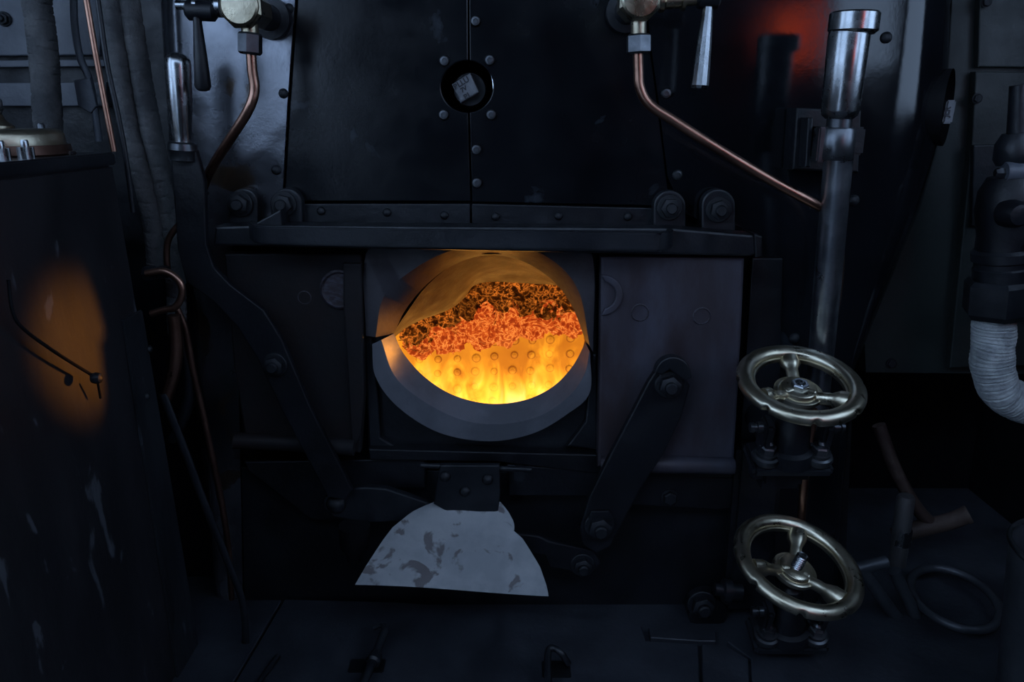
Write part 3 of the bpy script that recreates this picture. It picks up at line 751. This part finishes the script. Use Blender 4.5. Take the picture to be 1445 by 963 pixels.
# ================================================================== LEFT CABINET
XC = -.705
far = -.17
CB = thing('locker', 'tall black steel locker on the left, side glowing orange', 'cabinet', (-.9, -.5, 0))
zt = 1.068
def cab_box(xa, xb, ya, yb2, za, zb, b=.004): return box2(xa, xb, ya, yb2, za, zb, b)
me = cab_box(-1.25, XC, -1.35, far, 0, zt - .02, .006)
for v in me.vertices: v.co.x -= .035 * (v.co.z / zt) 
put('body', me, 'cab', CB)
me = cab_box(-1.26, XC + .004, -1.36, far + .004, zt - .022, zt, .003)
for v in me.vertices: v.co.x -= .035 * (v.co.z / zt)
put('top_plate', me, 'iron', CB)
me = cab_box(XC, XC + .006, far - .105, far + .006, 0, zt - .30, .002)
for v in me.vertices:
    v.co.x -= .035 * (v.co.z / zt)
    if v.co.y < far - .05: v.co.y += .045 * (v.co.z / zt)
put('edge_strip', me, 'cabstrip', CB, label='scuffed grey edge strip')
rs = PT['rivet']
for (x, y) in ((211, 493), (207, 560)):
    inst('rivet', 'rivet', CB, PX(x, y, XC - .015), .008, rot=(0, 0, math.pi / 2))
LR = thing('latch_rod', 'thin black bent latch rod with ball, against the orange glow', 'latch', PX(132, 533, XC - .01))
lp = [PX(12, 395, XC - .01), PX(18, 440, XC - .01), PX(35, 466, XC - .005), PX(85, 502, XC), PX(132, 531, XC + .002)]
put('rod', tube(cat(lp, 6), .0026, 10), 'soot', LR)
put('ball', lathe(PX(136, 534, XC + .01) - Vector((.01, 0, 0)), (1, 0, 0), [(0, .002), (.003, .008), (.010, .010), (.017, .008), (.02, .002)], 18), 'iron', LR)
put('rod', tube([PX(138, 540, XC), PX(142, 562, XC - .005)], .0022, 8), 'soot', LR)
# things on the locker
ty = -.46
LDc = Vector((-.862, -.292, zt))
TN = thing('brass_lid_drum', 'shallow round drum with brown brass lid on the locker top', 'canister', LDc)
put('drum', lathe(LDc, (0, 0, 1), [(0, .102), (.003, .104), (.018, .102)], 48), 'copperdk', TN)
put('lid', lathe(LDc + Vector((0, 0, .018)), (0, 0, 1), [(0, .096), (.003, .096), (.016, .095), (.023, .091), (.026, .083), (.027, .001)], 48), 'brass', TN)
pc = LDc + Vector((.012, -.03, .045))
OC = thing('oil_cup', 'small bright brass oil cup standing on the round lid', 'oil cup', pc)
put('base', lathe(pc, (0, 0, 1), [(0, .029), (.004, .029), (.014, .017), (.022, .014)], 30), 'brass', OC)
put('cup', lathe(pc + Vector((0, 0, .022)), (0, 0, 1), [(0, .013), (.008, .017), (.022, .017), (.030, .011), (.033, .011), (.036, .010), (.038, .002)], 30), 'steel', OC)
for (x, y, lab) in ((-.768, -.445, 'knurled steel terminal nut at the front of the locker top, nearer the left border'), (-.757, -.402, 'knurled steel terminal nut on the locker top, right of its twin')):
    p = Vector((x, y, zt))
    t = thing('knurled_nut', lab, 'nut', p, 'terminal nuts on the locker')
    def ko(L, a, i): return 1 + .06 * math.cos(a * 12)
    put('body', tube([p, p + Vector((0, 0, .008)), p + Vector((0, 0, .018))], .0115, 36, rf=ko), 'steel', t)
    put('stud', lathe(p + Vector((0, 0, .016)), (0, 0, 1), [(0, .006), (.010, .006), (.013, .005)], 16), 'steel', t)
p = Vector((-.81, -.26, zt))
t = thing('lid_bolt', 'small steel stud bolt behind the round drum', 'bolt', p)
put('stud', lathe(p, (0, 0, 1), [(0, .006), (.05, .006), (.053, .004)], 12), 'steeldark', t)
put('nut', lathe(p, (0, 0, 1), [(0, .014), (.022, .014), (.025, .011)], 6), 'steel', t)
p = Vector((-.775, -.27, zt))
t = thing('clip_plate', 'small flat pale clip on the locker top near its far corner', 'clip', p)
put('plate', box2(p.x - .03, p.x + .02, p.y - .012, p.y + .012, zt, zt + .007), 'steel', t)

# ================================================================== LEFT PIPES
def pipe(name, label, catg, px, Y, r, m, group=None, lag=None, n=8, sides=16, fl_=None):
    me = ptube(px, Y, r, n, sides, rf=lag, flatten=fl_)
    o = put(name, me, m, smooth=60); tag(o, label, catg, group); return o
def fine(px, k=14): 
    q = cat([(p[0], p[1], 0) for p in px], k); return [(v.x, v.y) for v in q]
pipe('lagged_pipe', 'thick cloth-lagged pipe standing behind the locker, far left', 'pipe', fine([(48, -60), (52, 0), (60, 60), (65, 120), (70, 215)]), -.02, 19, 'lag', lag=lagf(.016, .05), n=2, sides=24)
pipe('lagged_pipe', 'cloth-wrapped pipe beside the locker edge, left of its twin', 'pipe', fine([(148, -60), (155, 0), (166, 90), (181, 180), (203, 260), (216, 320), (222, 384)], 26), -.075, 13.5, 'lag', 'twin cloth-wrapped pipes', lag=lagf(.03, .05, 3), n=2, sides=22)
pipe('lagged_pipe', 'cloth-wrapped pipe beside the steel grip, right of its twin', 'pipe', fine([(172, -60), (182, 0), (196, 90), (213, 180), (232, 270), (243, 340), (248, 400), (250, 470)], 26), -.06, 14, 'lag', 'twin cloth-wrapped pipes', lag=lagf(.034, .05, 8), n=2, sides=22)
pipe('thin_copper_pipe', 'thin bright copper pipe rising from the locker top corner', 'pipe', [(112, -60), (122, 0), (134, 70), (147, 140), (161, 214)], -.19, 4.2, 'copper')
pipe('thin_dark_pipe', 'thin dull pipe between the copper pipe and the wrapped pipes', 'pipe', [(128, -60), (138, 0), (151, 90), (166, 160), (178, 225), (188, 300)], -.15, 3.6, 'iron')
pipe('small_bore_pipe', 'short brownish pipe bend behind the lever beside wrapped pipe', 'pipe', [(262, 308), (250, 320), (238, 338), (235, 360), (237, 385)], -.12, 4.5, 'copperdk')
lp_ = thing('pipe_union', 'small dark union nut with copper loop at the locker edge', 'pipe fitting', P(222, 385, -.13))
put('nut', axis_lathe((203, 386), (238, 384), -.14, [(0, 9), (.1, 11), (.45, 11), (.5, 8), (.6, 8), (.65, 10), (1, 9)], 6), 'iron', lp_)
put('loop', ptube([(206, 386), (232, 383), (252, 396), (257, 415), (248, 433), (230, 438), (213, 443)], -.155, 5), 'copper', lp_, label='dark copper loop')
pipe('silvered_pipe', 'thick shiny copper pipe section curving down to the locker', 'pipe', [(246, 445), (249, 480), (247, 515), (240, 545), (234, 562)], -.15, 9, 'copper')
pipe('dark_hose', 'dark hose bend behind the shiny pipe', 'hose', [(250, 470), (266, 520), (267, 560), (254, 598), (240, 620)], -.11, 9, 'paint')
pipe('thin_copper_pipe', 'long thin copper pipe running down beside the locker to the floor', 'pipe', [(250, 436), (262, 466), (272, 520), (290, 600), (309, 690), (322, 770), (327, 846)], -.12, 4.4, 'copperdk')
pipe('slim_floor_rod', 'slim dark flat rod slanting down to the footplate by the locker', 'rod', [(230, 556), (240, 582), (262, 640), (292, 720), (322, 795), (340, 842), (346, 880), (347, 918)], -.16, 5.5, 'iron', fl_=.6)
# gauge cocks
def cock(side, cx, cy, label, hx):
    Y = -.19
    root = thing('gauge_cock', label, 'valve', P(cx, cy, -.10), 'gauge glass cocks')
    s = S(cy, Y)
    c = P(cx, cy, Y)
    put('body', lathe(c + Vector((0, .09, 0)), (0, -1, 0), [(0, 26 * s), (.06, 27 * s), (.075, 31 * s), (.085, 31 * s), (.09, 27 * s), (.092, 1e-4)], 8, math.pi / 8), 'brass', root, smooth=30, label='brass octagonal body')
    put('face_disc', lathe(c - Vector((0, .0, 0)), (0, -1, 0), [(-.004, 27 * s), (.004, 27 * s), (.007, 24 * s), (.008, 1e-4)], 36), 'brass', root, smooth=30)
    put('rear_flange', lathe(c + Vector((0, .19, 0)), (0, -1, 0), [(0, 32 * s), (.02, 32 * s), (.022, 20 * s), (.11, 20 * s)], 24), 'iron', root)
    return root, c, s
G1, c, s = cock(-1, 338, 8, 'left brass gauge cock with nut, copper pipe and black drop handle', 0)
put('side_arm', axis_lathe((313, 9), (249, 7), -.15, [(0, 15), (.1, 15), (.15, 9), (.5, 9), (.52, 12), (.6, 12), (.62, 7), (1, 6)], 20), 'steel', G1)
put('handle_hub', axis_lathe((262, 14), (306, 16), -.15, [(0, 9), (.1, 14), (.9, 14), (1, 9)], 20), 'paint', G1)
put('handle', axis_lathe((278, 22), (287, 129), -.155, [(0, 6), (.1, 6), (.5, 9), (.93, 11.5), (.98, 9), (1, 4)], 20), 'paint', G1, label='black drop handle')
put('neck', axis_lathe((352, 34), (353, 48), -.165, [(0, 12), (1, 12)], 20), 'brass', G1)
put('union_nut', axis_lathe((353, 46), (353, 77), -.165, [(0, 15), (.1, 17), (.9, 17), (1, 14)], 6), 'steeldark', G1, smooth=20)
put('pipe', ptube([(354, 70), (356, 100), (359, 128), (350, 156), (325, 196, -.14), (303, 230, -.10), (288, 262, -.07), (280, 300, -.06)], -.165, 7), 'copper', G1, label='copper drain pipe')
G2, c, s = cock(1, 904, -2, 'right brass gauge cock with nut, copper pipe and steel drop handle', 0)
put('side_arm', axis_lathe((930, 2), (990, -1), -.15, [(0, 15), (.1, 15), (.15, 11), (.5, 11), (.52, 14), (.6, 14), (.62, 8), (1, 8)], 20), 'brass', G2)
put('handle_hub', axis_lathe((982, -3), (1016, -3), -.15, [(0, 9), (.1, 15), (.9, 15), (1, 9)], 20), 'paint', G2)
put('handle', axis_lathe((999, 10), (987, 125), -.155, [(0, 7), (.08, 7.5), (.5, 10.5), (.96, 12.5), (1, 11)], 10), 'steel', G2, smooth=20, label='steel drop handle')
put('neck', axis_lathe((901, 28), (901, 50), -.165, [(0, 11), (1, 11)], 20), 'brass', G2)
put('union_nut', axis_lathe((901, 48), (901, 76), -.165, [(0, 15), (.1, 18), (.9, 18), (1, 15)], 6), 'steeldark', G2, smooth=20)
put('pipe', ptube([(900, 70), (901, 100), (903, 124), (916, 147), (950, 170), (1010, 208), (1080, 250), (1148, 287), (1172, 302, -.12), (1184, 335, -.10), (1183, 400, -.09), (1170, 480, -.09), (1150, 580, -.09), (1136, 670, -.09), (1129, 760, -.09)], -.165, 7), 'copper', G2, label='long copper drain pipe')

# ================================================================== RIGHT HAND POST
PO = thing('steel_lever_post', 'tall steel post with thick capped sleeve, right of the firehole', 'post', P(1160, 600, -.16))
Yp = -.19
put('pipe', axis_lathe((1186, 190), (1150, 600), Yp, [(0, 19), (.5, 19.5), (1, 18)], 28, Yb=-.065), 'pipesteel', PO)
put('sleeve', axis_lathe((1199, 44), (1184, 168), Yp, [(0, 27), (.05, 28), (.9, 26), (.96, 24), (1, 19)], 36), 'steel', PO, label='polished steel sleeve')
put('cap', axis_lathe((1207, 17), (1203, 48), Yp, [(0, 32), (.08, 34), (.85, 34), (1, 29)], 36), 'steel', PO, label='polished steel cap')
put('neck', axis_lathe((1185, 165), (1183, 185), Yp, [(0, 17), (1, 17)], 28), 'steeldark', PO)
cl_ = put('clamp', axis_lathe((1183, 180), (1177, 226), Yp, [(0, 23), (.06, 25), (.94, 25), (1, 23)], 28), 'steeldark', PO)
put('clamp_ear', boxm(P(1157, 204, Yp), .018, .03, .062, bev=.003), 'steeldark', cl_)
put('bracket', pflat([(1124, 152), (1216, 156), (1212, 244), (1118, 240)], -.06, .0, .004), 'paint', PO)
put('bracket_arm', boxm(P(1176, 198, -.12), .06, .14, .05, bev=.004), 'paint', PO)
put('bracket_rib', pflat([(1140, 166), (1148, 166), (1144, 236), (1136, 236)], -.10, -.06, .003), 'iron', PO)

# ================================================================== HANDWHEEL VALVES
def wheel_frame(px, py, Y, theta, phi):
    c = P(px, py, Y); cam_ = Vector((CX, CY, CZ)); v = (cam_ - c).normalized()
    rgt = Vector((0, 0, 1)).cross(v).normalized()       # image right seen from the camera
    upv = v.cross(rgt).normalized()
    ph = math.radians(phi); m = upv * math.cos(ph) + rgt * math.sin(ph)
    th = math.radians(theta); n = (v * math.cos(th) + m * math.sin(th)).normalized()
    x = m.cross(v).normalized()
    if x.dot(rgt) < 0: x = -x
    y = n.cross(x).normalized()
    return c, x, y, n
def valve(px, py, Y, theta, phi, Rpx, label, stud_len, spoke0, bx, by, low=False):
    c, X, Yv, N = wheel_frame(px, py, Y, theta, phi)
    s = S(py, Y); R = Rpx * s; rt = .0160
    VR = thing('globe_valve', label, 'valve', c - N * .2, 'handwheel steam valves')
    def Wp(a, b, h): return c + X * a + Yv * b + N * h
    # rim with worn notches
    K = 240; SD = 20; vs = []; fs = []
    notch = [22 + 45 * i for i in range(8)]
    for i in range(K):
        a = 2 * math.pi * i / K; dg = math.degrees(a)
        dmin = min(abs((dg - q + 180) % 360 - 180) for q in notch)
        dent = .75 * math.exp(-(dmin / 2.6) ** 4)
        for k in range(SD):
            b = 2 * math.pi * k / SD
            rr = rt * (1 - dent * max(0, math.cos(b + .5)) ** 3) * (1 + .02 * noise.noise((a * 4, b, py)))
            ra = R + rr * math.cos(b) * 1.05; h = rr * math.sin(b) * .85
            vs.append(Wp(ra * math.cos(a), ra * math.sin(a), h))
    for i in range(K):
        for k in range(SD): fs.append((i * SD + k, ((i + 1) % K) * SD + k, ((i + 1) % K) * SD + (k + 1) % SD, i * SD + (k + 1) % SD))
    rim = put('handwheel', mesh(vs, fs), 'wheel', VR, smooth=60, label='worn brass handwheel rim')
    inner_ring = []
    prof = [(R - rt * 1.25, -.010), (R - rt * .6, -.012), (R - rt * .6, .0), (R - rt * 1.25, -.002)]
    vs = []; fs = []
    for i in range(72):
        a = 2 * math.pi * i / 72
        for (ra, h) in prof: vs.append(Wp(ra * math.cos(a), ra * math.sin(a), h))
    for i in range(72):
        for k in range(4): fs.append((i * 4 + k, ((i + 1) % 72) * 4 + k, ((i + 1) % 72) * 4 + (k + 1) % 4, i * 4 + (k + 1) % 4))
    put('inner_lip', mesh(vs, fs), 'wheel', rim, smooth=30)
    for q in range(3):
        a = math.radians(spoke0 + 120 * q); d = (math.cos(a), math.sin(a))
        pts = [Wp(d[0] * r_, d[1] * r_, h) for r_, h in ((.018, -.020), (.035, -.020), (.055, -.013), (R - rt * .8, -.006))]
        put('spoke', tube(cat(pts, 5), [.0165 - .004 * (abs(i - 8) < 4) + (.004 if i > 12 else 0) for i in range(16)], 14, flatten=.75), 'wheel', rim, smooth=60)
    hub = put('hub', lathe(c - N * .036, N, [(0, .024), (.004, .040), (.012, .046), (.019, .0455), (.021, .041), (.020, .036), (.023, .035), (.027, .034), (.029, .031), (.0292, .012)], 40), 'wheel', rim)
    # threaded stud
    pr_ = [(0, .008)]
    h = 0
    while h < stud_len: pr_ += [(h + .0010, .0122), (h + .0032, .0096)]; h += .0050
    pr_ += [(stud_len + .001, .006), (stud_len + .002, .001)]
    put('stud', lathe(c + N * .0, N, [(a - .012, b if low else b * .8) for a, b in pr_], 18), 'steel', rim)
    if not low: put('nut', lathe(c - N * .008, N, [(0, .0175), (.008, .0175), (.010, .0155), (.010, .011), (.002, .0105)], 6), 'steel', rim, smooth=20)
    # bonnet, gland, studs
    q0 = P(bx, by, -.215)                    # midway between the two gland nuts
    N2 = Vector((0, -.31, .95)).normalized(); X2 = Vector((1, 0, 0)); Y2 = N2.cross(X2)
    base = q0 - N2 * .040
    ax = (c - N * .03) - base; La = ax.length
    put('stem', lathe(base, ax, [(La * .5, .011), (La, .011)], 16), 'steeldark', VR)
    put('bonnet', lathe(base, ax, [(0, .046), (.03, .046), (.035, .036), (La * .55, .034), (La * .62, .026), (La * .80, .024), (La * .84, .016)], 30), 'paint', VR)
    put('flange', boxm(base - N2 * .002 + Y2 * .004, .160, .085, .026, X2, Y2, N2, .007), 'iron', VR)
    for sx in (-1, 1):
        q = base + X2 * sx * .052 + N2 * .012 - Y2 * .012
        put('bolt', join(lathe(q, N2, [(0, .027), (.007, .029), (.013, .027), (.015, .022), (.022, .022)], 24), lathe(q + N2 * .022, N2, [(0, .0175), (.013, .0175), (.016, .0145)], 6, .4),
                         lathe(q + N2 * .036, N2, [(0, .0095), (.008, .0095), (.013, .004)], 14)), 'steeldark', VR, smooth=35)
    for sx in (-1, 1):
        q = base + X2 * sx * .062 + N2 * .085
        put('cheek', boxm(base + X2 * sx * .058 + N2 * .065, .020, .045, .075, X2, Y2, N2, .006), 'iron', VR)
        put('side_bolt', lathe(q, X2 * sx, [(0, .012), (.016, .012), (.017, .008), (.022, .008), (.023, .011), (.030, .010)], 10), 'steeldark', VR)
    return VR, base - N2 * .01
# the two valves
V1, cb1 = valve(1129.5, 541.5, -.24, 55.5, 9, 76.5, 'upper handwheel valve on the right with recessed hub nut', .010, 112, 1118, 628)
V2, cb2 = valve(1126, 796.5, -.24, 50, 21, 81, 'lower handwheel valve near the footplate with protruding threaded stud', .036, 108, 1116, 882, True)
put('valve_body', join(boxm((cb1.x, cb1.y + .045, cb1.z - .035), .115, .075, .07, bev=.02), boxm((cb1.x - .01, -.05, (cb1.z + cb2.z) / 2 - .02), .105, .05, cb1.z - cb2.z, bev=.012)), 'paint', V1)
put('valve_body', boxm((cb2.x, cb2.y + .04, cb2.z / 2), .12, .09, max(.05, cb2.z - .004), bev=.02), 'paint', V2)
put('wall_stub', tube([(cb1.x, cb1.y + .03, cb1.z + .02), (cb1.x, .0, cb1.z + .03)], .035, 20), 'paint', V1)
put('wall_stub', tube([(cb2.x, cb2.y + .04, cb2.z - .02), (cb2.x, .0, cb2.z - .01)], .035, 20), 'paint', V2)
# side spindle left of lower valve
SP = thing('spindle_box', 'small black spindle housing left of the lower handwheel', 'fitting', P(1000, 880, -.1))
put('boss', lathe(P(992, 850, -.02), (0, -1, 0), [(0, 26 * S(850)), (.05, 26 * S(850)), (.055, 20 * S(850))], 24), 'paint', SP)
inst('nut', 'nut', SP, P(990, 852, -.078), 14 * S(852, -.07))
put('shaft', axis_lathe((1008, 832), (1046, 836), -.08, [(0, 9), (.3, 9), (.32, 16), (.6, 16), (.62, 12), (1, 12)], 20), 'iron', SP)

# ================================================================== RIGHT EDGE FITTING
FT = thing('brake_valve_fitting', 'dark stacked hose fitting with hexagon collar at the right edge', 'pipe fitting', P(1410, 440, .02))
Yf = -.03
put('top_dome', axis_lathe((1432, 188), (1430, 232), Yf, [(0, 16), (.3, 24), (.8, 26), (1, 22)], 28), 'iron', FT)
put('top_rod', axis_lathe((1438, 120), (1436, 190), Yf, [(0, 12), (1, 14)], 18), 'iron', FT)
put('side_nut', axis_lathe((1404, 244), (1424, 244), Yf - .02, [(0, 5), (.3, 8), (1, 8)], 6), 'steeldark', FT)
put('side_spindle', axis_lathe((1416, 243), (1480, 241), Yf - .02, [(0, 14), (.05, 15), (1, 15)], 22), 'wallpaint', FT, label='grey spindle with nut')
put('body', axis_lathe((1428, 250), (1416, 352), Yf, [(0, 30), (.2, 40), (.5, 42), (.8, 36), (1, 36)], 32), 'paint', FT)
put('body_boss', lathe(P(1436, 303, Yf - .07), (0, -1, 0), [(-.03, .03), (0, .026), (.01, .02), (.012, .01)], 20), 'paint', FT)
put('collar', axis_lathe((1416, 350), (1414, 396), Yf, [(0, 36), (.1, 40), (.35, 40), (.4, 36), (.55, 36), (.6, 38), (1, 37)], 32), 'iron', FT)
put('hex_nut', axis_lathe((1413, 394), (1408, 447), Yf, [(0, 42), (.12, 48), (.85, 48), (1, 42)], 6, .35), 'iron', FT, smooth=20)
pipe('rope_lagged_elbow', 'pale rope-lagged elbow pipe below the hexagon nut, right edge', 'pipe', fine([(1404, 442), (1402, 470), (1400, 510), (1407, 542), (1426, 562), (1460, 574), (1510, 578)], 26), -.03, 27, 'lagw', lag=lagf(.016, .03, 5), n=2, sides=30)

# ================================================================== LOWER RIGHT CLUTTER
TH = thing('tool_handle', 'upright dark wooden tool handle with a pale metal band, lower right', 'tool', P(1272, 800, .05))
put('shaft', axis_lathe((1279, 700), (1266, 797), .05, [(0, 10), (.03, 12), (.5, 12), (1, 11.5)], 22), 'wood', TH)
put('ferrule', axis_lathe((1274, 747), (1271, 768), .05, [(0, 12.8), (1, 12.8)], 24), 'steel', TH, label='pale metal band')
RP = thing('rusty_branch_pipe', 'rusty forked pipe with an open end in the dark recess', 'pipe', P(1320, 740, .15))
me = tube(cat([P(1262, 757, .15), P(1300, 746, .15), P(1340, 736, .15), P(1364, 727, .14)], 6), 12 * S(740, .15), 18)
put('pipe', me, 'rust', RP)
put('branch', tube(cat([P(1240, 600, .2), P(1262, 660, .18), P(1290, 712, .16), P(1316, 742, .15)], 6), 9 * S(700, .15), 14), 'rust', RP)
put('open_end', lathe(P(1362, 728, .14), (P(1366, 727, .14) - P(1340, 736, .15)), [(0, 13 * S(740, .15)), (.010, 13 * S(740, .15)), (.010, 9 * S(740, .15)), (-.0, 8 * S(740, .15))], 20, caps=False), 'rust', RP)
pipe('bent_iron_rod', 'bent dark iron rod making a V beside the lower handwheel', 'rod', [(1214, 800), (1232, 826), (1262, 868), (1284, 888), (1294, 884), (1288, 860), (1274, 832), (1262, 806)], -.06, 8.5, 'tin')
pipe('iron_stub', 'short round iron bar end behind the lower handwheel', 'rod', [(1200, 806), (1222, 800), (1252, 793)], -.06, 9, 'tin')
ring_ = []
for i in range(40):
    a = 2 * math.pi * i / 40
    x = 1348 + 68 * math.cos(a) * math.cos(.45) - 36 * math.sin(a) * math.sin(.45); y = 846 + 68 * math.cos(a) * math.sin(.45) + 36 * math.sin(a) * math.cos(.45)
    ring_.append(PZ(x, y, .03))
o = put('rubber_hose_coil', tube(ring_, .0105, 14, closed=True), 'tin', smooth=60)
tag(o, 'dark rubber hose coiled in a ring on the footplate, lower right', 'hose')
bc = Vector((1.015, -.46, 0))
BK = thing('ash_bucket', 'grey metal bucket cut off by the right border at the bottom', 'bucket', bc)
put('body', lathe(bc, (0, 0, 1), [(0, .10), (.006, .102), (.40, .135), (.40, .131), (.02, .098), (.015, .001)], 48), 'tin', BK)
vs = [bc + Vector((.134 * math.cos(2 * math.pi * i / 48), .134 * math.sin(2 * math.pi * i / 48), .402)) for i in range(48)]
put('rolled_rim', tube(vs, .005, 10, closed=True), 'steeldark', BK)

# ================================================================== FLOOR LEVERS
T1 = thing('floor_lever', 'short dark floor lever with a collar rising from the footplate, centre left', 'lever', PZ(520, 950, .006))
put('rod', tube([PZ(543, 890, .05), PZ(530, 925, .035), PZ(508, 975, .03)], .009, 14), 'iron', T1)
put('collar', lathe(PZ(530, 925, .035), PZ(508, 975, .03) - PZ(530, 925, .035), [(0, .014), (.02, .016), (.025, .012)], 20), 'iron', T1)
put('hook', tube(cat([PZ(543, 890, .05), PZ(540, 882, .05), PZ(528, 886, .04)], 5), .006, 10), 'iron', T1)
put('base_slot', boxm(PZ(518, 940, .008), .075, .04, .006, bev=.002), 'soot', T1)
T2 = thing('floor_hook', 'small dark hooked floor lever on the footplate, centre right', 'lever', PZ(782, 950, .006))
put('hook', tube(cat([PZ(802, 938, .02), PZ(792, 922, .045), PZ(780, 915, .05), PZ(773, 925, .045), PZ(774, 980, .03)], 6), .0075, 12), 'iron', T2)
put('base_slot', boxm(PZ(785, 945, .008), .06, .05, .006, bev=.002), 'soot', T2)
T3 = put('floor_rod', tube([PZ(392, 926, .012), PZ(368, 960, .012), PZ(345, 1000, .012)], .006, 12), 'iron', smooth=60)
tag(T3, 'thin dark rod lying on the footplate near the locker', 'rod')

# unseen red glow body, added to put a red reflection in the cladding
lc = Vector((1.39, -2.35, 1.52)); ld = Vector((-.5, 1, -.05)).normalized()
M['redglow'] = emit('red_glow_face', (1, .04, .01), (1, .12, .02), 3.0, 6.0, 9)
TL = thing('red_glow_helper', 'added red glow source behind the viewer for the cladding reflection', 'light helper', lc - Vector((0, 0, .2)))
put('housing', lathe(lc - ld * .2, ld, [(0, .10), (.02, .13), (.17, .13), (.19, .15), (.2, .15)], 32), 'tin', TL)
put('lens', lathe(lc, ld, [(-.002, .145), (.02, .13), (.035, .09), (.04, .001)], 32), 'redglow', TL)
put('handle', tube(cat([lc - ld * .1 + Vector((0, 0, .12)), lc - ld * .1 + Vector((0, .05, .22)), lc - ld * .1 + Vector((0, .1, .12))], 6), .006, 8), 'iron', TL)
put('bracket', box2(lc.x + .06, 1.458, lc.y - .20, lc.y - .12, lc.z - .16, lc.z - .13), 'iron', TL)
